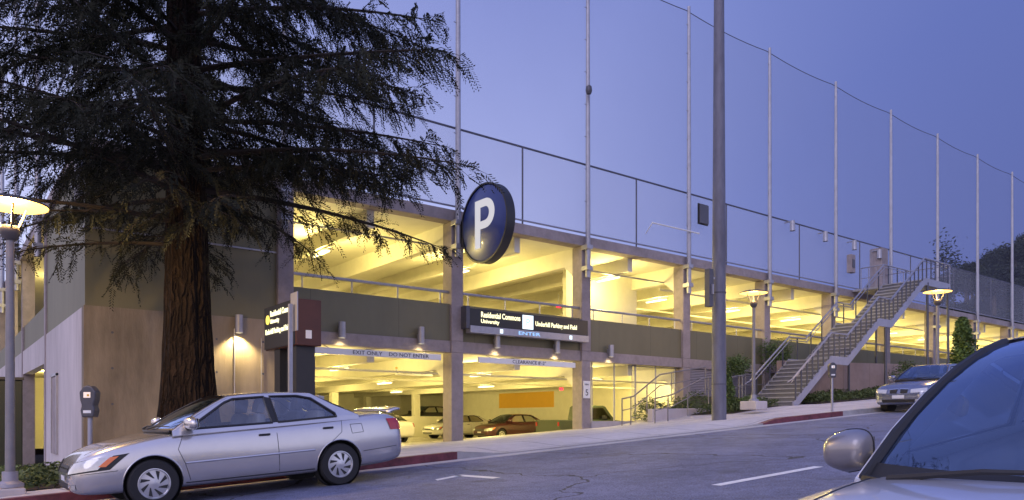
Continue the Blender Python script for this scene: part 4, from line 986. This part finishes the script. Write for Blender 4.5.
            MB().tube([side_pt(ax+rr_*1.165*math.cos(R(a)), rw*1.02+rr_*1.165*math.sin(R(a)), sgn, -.006) for a in range(4, 178, 6)], .010, 6).build('arch_lip', pm, root, smooth=True)
    # ---- shared trim
    def mirror(sgn, sc_=1, m=None):
        b = MB(); mc = Vector((A0[0]-.22, sgn*(yb+(.17 if sc_ == 1 else .155)), A0[1]+.09))
        me = bpy.data.meshes.new('t'); bm = bmesh.new(); bmesh.ops.create_uvsphere(bm, u_segments=28, v_segments=18, radius=1)
        for v in bm.verts:
            x, y, z = v.co; y2 = math.copysign(abs(y)**.62, y); z2 = math.copysign(abs(z)**.66, z)
            fx = x if x > 0 else x*.45
            nar = 1-.20*max(0, y2*sgn)-.12*(z2 < 0)*abs(y2)
            v.co = mc+Vector((.085*fx*(1-.25*y2*sgn)*1.1, (.135 if sc_ == 1 else .098)*y2*sc_, (.082*z2*nar-.01*y2*sgn)*sc_))
        bm.to_mesh(me); bm.free(); me.shade_smooth(); me.materials.append(M[m or pm]); me.name = 'wing_mirror'
        o = bpy.data.objects.new('wing_mirror', me); COL.objects.link(o); o.parent = root
        MB().tube([(A0[0]-.20, sgn*yb*.97, A0[1]+.03), (A0[0]-.21, sgn*(yb+.08), A0[1]+.05)], [.045, .03], 8).build('stalk', 'trimblack', o, smooth=True)
        if detail >= 2:
            rr2 = []
            for k in range(33):
                a_ = 2*math.pi*k/32; yy = math.copysign(abs(math.cos(a_))**.62, math.cos(a_)); z_ = math.copysign(abs(math.sin(a_))**.66, math.sin(a_)); nr = 1-.20*max(0, yy*sgn)-.12*(z_ < 0)*abs(yy)
                rr2.append(mc+Vector((.004, (.135 if sc_ == 1 else .098)*yy*sc_, (.082*z_*nr-.01*yy*sgn)*sc_)))
            MB().tube(rr2, .0035, 5, caps=False).build('housing_seam', 'trimblack', o)
        MB().box(mc.x-.045, mc.x-.040, mc.y-.09, mc.y+.09, mc.z-.055, mc.z+.06).build('mirror_glass', 'chrome', o)
    for sgn in (1, -1): mirror(sgn, c.get('msc', 1.0), c.get('mmat'))
    bz = A0[1]-.075
    if detail >= 1:
        for x in c['doors']: side_line('door_seam', [(x[0], x[1]), (x[2], x[3])], .0045, 'trimblack')
        for seam in c.get('seams', []): side_line('body_seam', seam, .004, 'trimblack')
        side_line('side_trim', [(fr-rw*1.25, c['trimz']), (rr+rw*1.25, c['trimz']+.02)], .013, c.get('trimmat', pm), nseg=16)
        side_line('sill_line', [(fr-rw*1.25, .27), (rr+rw*1.25, .27)], .008, 'trimblack', nseg=16)
        for x, z in c['handles']:
            for sgn in (1, -1):
                p = side_pt(x, z, sgn, .012); MB().box(p.x-.075, p.x+.075, p.y-.012, p.y+.012, p.z-.014, p.z+.014).build('door_handle', c.get('hmat', 'trimblack'), root, bevel=.006)
        for s_, e_ in (((A0[0]+bl*.98, -.10, A0[1]+.035), (A0[0]+bl*.45-.07, .56, A0[1]+.05+ab_*.35)), ((A0[0]+bl*.55, -.58, A0[1]+.03), (A0[0]+bl*.85-.05, .10, A0[1]+.055+ab_*.30))):
            s_ = Vector(s_); e_ = Vector(e_); MB().tube([s_, s_.lerp(e_, .5)+Vector((bl*.22,0,.022)), e_], [.014, .011, .006], 6).build('wiper', 'trimblack', root)
    # hood shut line
    xs_h = c['hood']
    for sgn in (1, -1):
        MB().tube([ray_pt((xs_h[0]+(xs_h[1]-xs_h[0])*k/14, sgn*(xs_h[2]+(xs_h[3]-xs_h[2])*k/14), 1.2), (0,0,-1), -.001) for k in range(15)], .0045, 5).build('hood_seam', 'trimblack', root)
    for nm, cs, d, m in c['patches']: patch(nm, cs, d, m, off=.005 if 'surround' in nm else .010)
    for nm, cs, d, m in c['cpatches']: patch(nm, cs, d, m, mirror=False)
    return root, dict(side_pt=side_pt, ray_pt=ray_pt, side_line=side_line, patch=patch, body=body)
corolla = dict(W=1.695, H=1.385, axf=1.23, axr=-1.235, rw=.30, paint='silver', A0=(.98,.925), A1=(.24,1.325), R0=(-.93,1.325), R1=(-1.58,.985), yb=.775, yr=.575, seat=-.12, trimz=.52, slots=8, skew=.42, bp=[((-.38,.962),(-.345,1.295))],
  st=[(-2.33,.60,.40,.74,.01),(-2.32,.70,.32,.83,.01),(-2.22,.79,.25,.97,.02),(-1.9,.83,.22,1.005,.03),(-1.55,.845,.20,.985,.03),(-1.0,.8475,.19,.95,.01),(0,.8475,.19,.925,.01),(.95,.8475,.19,.91,.02),(1.25,.84,.20,.865,.035),(1.65,.82,.20,.79,.035),(1.9,.77,.21,.715,.025),(2.03,.68,.23,.62,.015),(2.09,.56,.28,.52,.01),(2.10,.45,.32,.45,.01)],
  win=[[(.80,.94),(.28,1.258),(.16,1.30),(-.26,1.315),(-.30,.955)], [(-.38,.957),(-.345,1.315),(-.72,1.305),(-.92,1.26),(-1.22,1.03),(-1.24,.985)]],
  doors=[(-.34,.9,-.35,.30)], handles=[(-.17,.80),(-1.08,.83)], hood=(.98,1.92,.68,.50),
  seams=[[(.86,.86),(.93,.70),(.86,.52),(.80,.30)],[(-1.30,.93),(-1.28,.76),(-1.05,.58),(-.93,.40)],[(-1.42,.86),(-1.60,.86),(-1.62,.74),(-1.44,.73),(-1.42,.86)],[(1.62,.50),(2.0,.48)],[(-1.6,.46),(-2.28,.50)]],
  patches=[('headlight_surround',[(1.60,.90,.70),(2.07,.40,.60),(2.10,.40,.465),(1.80,.88,.52)],(-.75,-.6,0),'trimblack'),('headlight',[(1.72,.84,.685),(2.06,.42,.588),(2.09,.42,.478),(1.86,.80,.53)],(-.75,-.6,0),'lens'),('turn_lamp',[(1.69,.87,.672),(1.755,.835,.668),(1.855,.80,.56),(1.81,.845,.556)],(-.75,-.6,0),'amberlens'),
           ('tail_light',[(-2.30,.66,.90),(-2.06,.83,.905),(-2.10,.83,.74),(-2.32,.66,.73)],(.6,-.8,0),'redlens')],
  cpatches=[('grille',[(2.1,-.36,.575),(2.1,.36,.575),(2.1,.33,.49),(2.1,-.33,.49)],(-1,0,0),'trimblack'),('air_intake',[(2.1,-.5,.36),(2.1,.5,.36),(2.1,.46,.29),(2.1,-.46,.29)],(-1,0,0),'trimblack'),('number_plate',[(2.1,-.16,.45),(2.1,.16,.45),(2.1,.16,.385),(2.1,-.16,.385)],(-1,0,0),'plate')])
car, H = make_car('parked_car', (3.40, 10.88, SL*3.40+.0), math.pi, 'silver four door sedan parked facing left in front of the redwood', corolla)
# chrome bar, badge, boot spoiler, fog lamps, antenna
H['patch']('grille_bar', [(2.1,-.34,.545),(2.1,.34,.545),(2.1,.34,.530),(2.1,-.34,.530)], (-1,0,0), 'chrome', off=.012, mirror=False)
H['patch']('fog_lamp', [(2.05,.62,.36),(2.1,.42,.36),(2.1,.42,.30),(2.05,.62,.30)], (-.8,-.4,0), 'lens', off=.008)
MB().grid(lambda u, v: (-2.13-.20*v, (2*u-1)*.66, 1.035+.03*math.sin(v*2.2)+.02*v-.03*(abs(2*u-1)**6)), 16, 4).build('spoiler', 'silver', car, smooth=True).modifiers.new('th', 'SOLIDIFY').thickness = .03
MB().box(-2.24,-2.18,.50,.56,.98,1.045).build('spoiler_foot', 'silver', car)
MB().box(-2.24,-2.18,-.56,-.50,.98,1.045).build('spoiler_foot', 'silver', car)
# blue-grey sedan
bm_ = dict(corolla); bm_.update(bp=[((-.42,.992),(-.385,1.32))], W=1.74, H=1.415, paint='bluegrey', A0=(.80,.95), A1=(.12,1.35), R0=(-.98,1.35), R1=(-1.55,1.03), yb=.78, yr=.58, seat=-.2, slots=5, axf=1.33, axr=-1.39, rw=.315, hmat='bluegrey', trimz=.50,
  st=[(-2.25,.62,.40,.80,.01),(-2.24,.72,.32,.92,.01),(-2.12,.82,.26,1.03,.02),(-1.55,.865,.22,1.03,.02),(-1.0,.87,.2,.98,.01),(0,.87,.2,.945,.01),(.8,.87,.2,.93,.02),(1.3,.86,.21,.88,.04),(1.8,.83,.21,.82,.04),(2.05,.78,.22,.75,.025),(2.17,.70,.24,.66,.012),(2.21,.62,.27,.55,.01),(2.22,.5,.32,.45,.01)],
  win=[[(.62,.975),(.16,1.26),(.08,1.30),(-.30,1.32),(-.34,.99)], [(-.42,.992),(-.385,1.32),(-.78,1.31),(-.92,1.28),(-1.22,1.06),(-1.24,1.015)]],
  hood=(.85,2.05,.66,.36),
  patches=[('headlight',[(2.02,.76,.72),(2.17,.36,.69),(2.20,.36,.585),(2.08,.76,.60)],(-.9,-.35,0),'lens'),('grille',[(2.2,.04,.70),(2.2,.27,.69),(2.2,.25,.585),(2.2,.06,.58)],(-1,0,0),'trimblack'),('grille_frame',[(2.2,.02,.715),(2.2,.29,.70),(2.2,.29,.69),(2.2,.02,.705)],(-1,0,0),'chrome'),
           ('fog_lamp',[(2.1,.66,.40),(2.18,.48,.40),(2.18,.48,.33),(2.1,.66,.33)],(-.9,-.3,0),'lens'),('tail_light',[(-2.22,.66,.93),(-2.0,.83,.93),(-2.02,.83,.76),(-2.25,.66,.76)],(.6,-.8,0),'redlens')],
  cpatches=[('air_intake',[(2.2,-.5,.40),(2.2,.5,.40),(2.2,.46,.31),(2.2,-.46,.31)],(-1,0,0),'trimblack'),('number_plate',[(2.2,-.18,.53),(2.2,.18,.53),(2.2,.18,.43),(2.2,-.18,.43)],(-1,0,0),'plate')])
make_car('parked_car', (25.2, 10.93, SL*25.2), math.pi, 'blue grey sedan with split grille parked at the kerb beyond the stairs', bm_)
# foreground car
fg = dict(corolla); fg.update(bp=[((-.42,.952),(-.385,1.32))], W=1.74, H=1.44, paint='silver2', A0=(1.15,.83), A1=(.16,1.355), R0=(-1.1,1.37), R1=(-1.75,.98), yb=.765, yr=.60, mmat='mirrorgrey', msc=1.12, bulge=.25, abow=.10, ptr=.021, seat=-.05,
  st=[(-2.2,.62,.40,.80,.01),(-2.1,.80,.26,.98,.02),(-1.6,.86,.2,.98,.02),(0,.87,.19,.90,.01),(.75,.87,.19,.85,.02),(1.15,.87,.19,.84,.05),(1.6,.86,.2,.825,.06),(2.0,.84,.2,.79,.055),(2.25,.78,.21,.72,.035),(2.4,.64,.25,.60,.02),(2.43,.5,.3,.48,.01)], hood=(1.15,2.2,.70,.55), axf=1.45, axr=-1.30,
  win=[[(.85,.90),(.25,1.27),(.10,1.30),(-.30,1.32),(-.34,.95)], [(-.42,.952),(-.385,1.32),(-.9,1.31),(-1.06,1.28),(-1.40,1.03),(-1.42,.975)]],
  patches=[('headlight',[(2.16,.78,.64),(2.36,.44,.60),(2.40,.44,.50),(2.22,.78,.52)],(-.8,-.5,0),'lens')], cpatches=[])
fc, FH = make_car('parked_car', (4.12, .78, SL*4.12-.03), math.pi, 'silver car in the near right corner with wide blue reflecting windscreen', fg)
# garage cars
def gcar(cfg, paint_, s, t, head, label, **kw):
    c = dict(corolla); c.update(cfg); c['paint'] = paint_; return make_car('parked_car', (s, t, kw.get('z', .16)), head, label, c, detail=1, tilt=False)[0]
gcar({}, 'whitepaint', 17.3, 33.4, math.pi/2, 'cream lit sedan in the garage with its red tail lights toward the street')
gcar(dict(slots=5), 'whitepaint', 24.3, 36.9, math.pi, 'cream lit coupe half hidden behind the entrance column in the garage')
gcar({}, 'redcar', 24.75, 32.4, math.pi, 'dark red sedan parked side on inside the garage')
gcar(dict(slots=5), 'darkcar', 25.6, 42.6, math.pi, 'dark car on the raised ramp behind the red sedan', z=.75)
# pickup
def pickup(s, t, label):
    W = 1.72; root = bpy.data.objects.new('pickup_truck', None); COL.objects.link(root); tag(root, label, 'pickup truck'); root.location = (s, t, .16); root.scale = (.92, .92, .97)
    def prof(poly, y0, y1, nm, m, par=root, bev=.04): return MB().prism(poly, lambda u, v, w: (u, w, v), y0, y1).build(nm, m, par, bevel=bev)
    prof([(-2.35,.42),(-1.75,.40),(-1.70,.66),(-1.5,.80),(-1.3,.80),(-1.1,.66),(-1.05,.40),(1.05,.40),(1.1,.66),(1.3,.80),(1.5,.80),(1.7,.66),(1.75,.40),(2.35,.42),(2.4,.75),(2.3,1.0),(.95,1.10),(-2.4,1.10)], -W/2, W/2, 'body', 'greencar')
    prof([(-.55,1.10),(-.42,1.66),(-.30,1.72),(.30,1.72),(.45,1.68),(1.05,1.10)], -W/2+.10, W/2-.10, 'cab', 'greencar')
    for sg in (1, -1):
        y = sg*(W/2-.10)
        MB().prism([(-.42,1.14),(-.32,1.60),(.28,1.62),(.78,1.14)], lambda u, v, w: (u, y+sg*w, v), .002, .008).build('side_window', 'glass', root)
        MB().box(.22,.34, y, y+sg*.22, 1.12, 1.28).build('wing_mirror', 'trimblack', root, bevel=.02)
    MB().add and MB().prism([(-.72,0),(.72,0),(.64,.66),(-.64,.66)], lambda u, v, w: (1.06-.60*v/.66*1.0+w, u, 1.12+v*.82), .01, .02).build('windscreen', 'glass', root)
    MB().box(-2.42,-2.40,-.80,-.70,.84,1.0).build('tail_light', 'redlens', root); MB().box(-2.42,-2.40,.70,.80,.84,1.0).build('tail_light', 'redlens', root)
    MB().box(-2.50,-2.36,-.82,.82,.42,.56).box(2.36,2.5,-.84,.84,.42,.60).build('bumper', 'chrome', root, bevel=.03)
    MB().box(2.37,2.42,-.80,-.52,.70,.86).box(2.37,2.42,.52,.80,.70,.86).build('headlight', 'lens', root)
    for ax in (1.4, -1.4):
        for sg in (1, -1):
            Ry = Matrix.Rotation(R(-90*sg), 4, 'X')
            w = MB().lathe([(.2,-.1),(.30,-.1),(.34,-.06),(.34,.06),(.31,.1),(.21,.1)], (ax, sg*(W/2-.10), .34), 28, Ry).build('wheel', 'tyre', root, smooth=True)
            MB().lathe([(.21,.09),(.17,.07),(.05,.09),(0,.09)], (ax, sg*(W/2-.10), .34), 28, Ry).build('rim', 'rim', w, smooth=True)
pickup(22.1, 23.6, 'dark green pickup truck facing right behind the column with the speed sign')
# ------------------------------------------------------------------ dusk sky, soft glow of the western sky behind the camera
w = bpy.data.worlds.new('World'); sc.world = w; w.use_nodes = True
N = w.node_tree.nodes; Lk = w.node_tree.links; bg = N['Background']
tc = N.new('ShaderNodeTexCoord'); sp_ = N.new('ShaderNodeSeparateXYZ'); nm_ = N.new('ShaderNodeVectorMath'); nm_.operation = 'NORMALIZE'
Lk.new(tc.outputs['Generated'], nm_.inputs[0]); Lk.new(nm_.outputs[0], sp_.inputs[0])
dt = N.new('ShaderNodeVectorMath'); dt.operation = 'DOT_PRODUCT'; Lk.new(nm_.outputs[0], dt.inputs[0]); dt.inputs[1].default_value = Vector((-.97,-.24,0)).normalized()
mr = N.new('ShaderNodeMapRange'); mr.inputs['From Min'].default_value = -1; Lk.new(dt.outputs['Value'], mr.inputs['Value'])
def ramp(stops):
    r = N.new('ShaderNodeValToRGB'); e = r.color_ramp.elements
    e[0].position, e[0].color = stops[0][0], (*stops[0][1], 1); e[1].position, e[1].color = stops[-1][0], (*stops[-1][1], 1)
    for p, c_ in stops[1:-1]: q = e.new(p); q.color = (*c_, 1)
    Lk.new(mr.outputs[0], r.inputs[0]); return r
hz = ramp([(0,(.085,.11,.34)),(.05,(.25,.29,.62)),(.12,(.58,.62,.95)),(.35,(.80,.82,1.08)),(.7,(.9,.80,.90)),(1,(1.05,.88,.82))])
zn = ramp([(0,(.022,.044,.20)),(.05,(.045,.078,.30)),(.12,(.105,.148,.45)),(.35,(.22,.27,.64)),(1,(.66,.66,1.1))])
el = N.new('ShaderNodeMapRange'); el.inputs['From Min'].default_value = 0; el.inputs['From Max'].default_value = .62; el.interpolation_type = 'SMOOTHERSTEP'; el.interpolation_type = 'LINEAR'; Lk.new(sp_.outputs['Z'], el.inputs['Value'])
pw_ = N.new('ShaderNodeMath'); pw_.operation = 'POWER'; pw_.inputs[1].default_value = .75; Lk.new(el.outputs[0], pw_.inputs[0])
mx = N.new('ShaderNodeMix'); mx.data_type = 'RGBA'; Lk.new(pw_.outputs[0], mx.inputs['Factor']); Lk.new(hz.outputs[0], mx.inputs['A']); Lk.new(zn.outputs[0], mx.inputs['B'])
sky = N.new('ShaderNodeTexSky'); sky.sky_type = 'NISHITA'; sky.sun_disc = False; sky.sun_elevation = R(1.0); sky.sun_rotation = R(256)
sk2 = N.new('ShaderNodeVectorMath'); sk2.operation = 'SCALE'; sk2.inputs['Scale'].default_value = .012; Lk.new(sky.outputs[0], sk2.inputs[0])
ad = N.new('ShaderNodeVectorMath'); ad.operation = 'ADD'; Lk.new(mx.outputs['Result'], ad.inputs[0]); Lk.new(sk2.outputs[0], ad.inputs[1])
Lk.new(ad.outputs[0], bg.inputs['Color']); bg.inputs['Strength'].default_value = 1.0
sun = bpy.data.lights.new('sun', 'SUN'); sun.energy = .5; sun.angle = R(40); sun.color = (.86,.80,1.0)
so = bpy.data.objects.new('sun', sun); COL.objects.link(so); so.rotation_euler = Vector((.80,.55,-.55)).to_track_quat('-Z', 'Y').to_euler()
# ------------------------------------------------------------------ camera
cd_ = bpy.data.cameras.new('camera'); cam = bpy.data.objects.new('camera', cd_); COL.objects.link(cam); sc.camera = cam
cam.location = (0, 0, 1.22); cam.rotation_euler = (R(90), 0, -math.atan2(.608, .794))
cd_.sensor_width = 36; cd_.lens = 36*754.6/1024; cd_.shift_y = 170/1024; cd_.clip_start = .05; cd_.clip_end = 3000
sc.view_settings.view_transform = 'Standard'; sc.view_settings.look = 'None'; sc.view_settings.gamma = 1; sc.view_settings.exposure = .33
try: sc.view_settings.use_curve_mapping = False
except Exception: pass
sc.cycles.use_denoising = True
sc.cycles.max_bounces = 6; sc.cycles.diffuse_bounces = 3; sc.cycles.glossy_bounces = 3; sc.cycles.transparent_max_bounces = 12
sc.cycles.caustics_reflective = False; sc.cycles.caustics_refractive = False; sc.cycles.sample_clamp_indirect = 6
for o in list(bpy.data.objects):
    if '_w' in o: del o['_w']
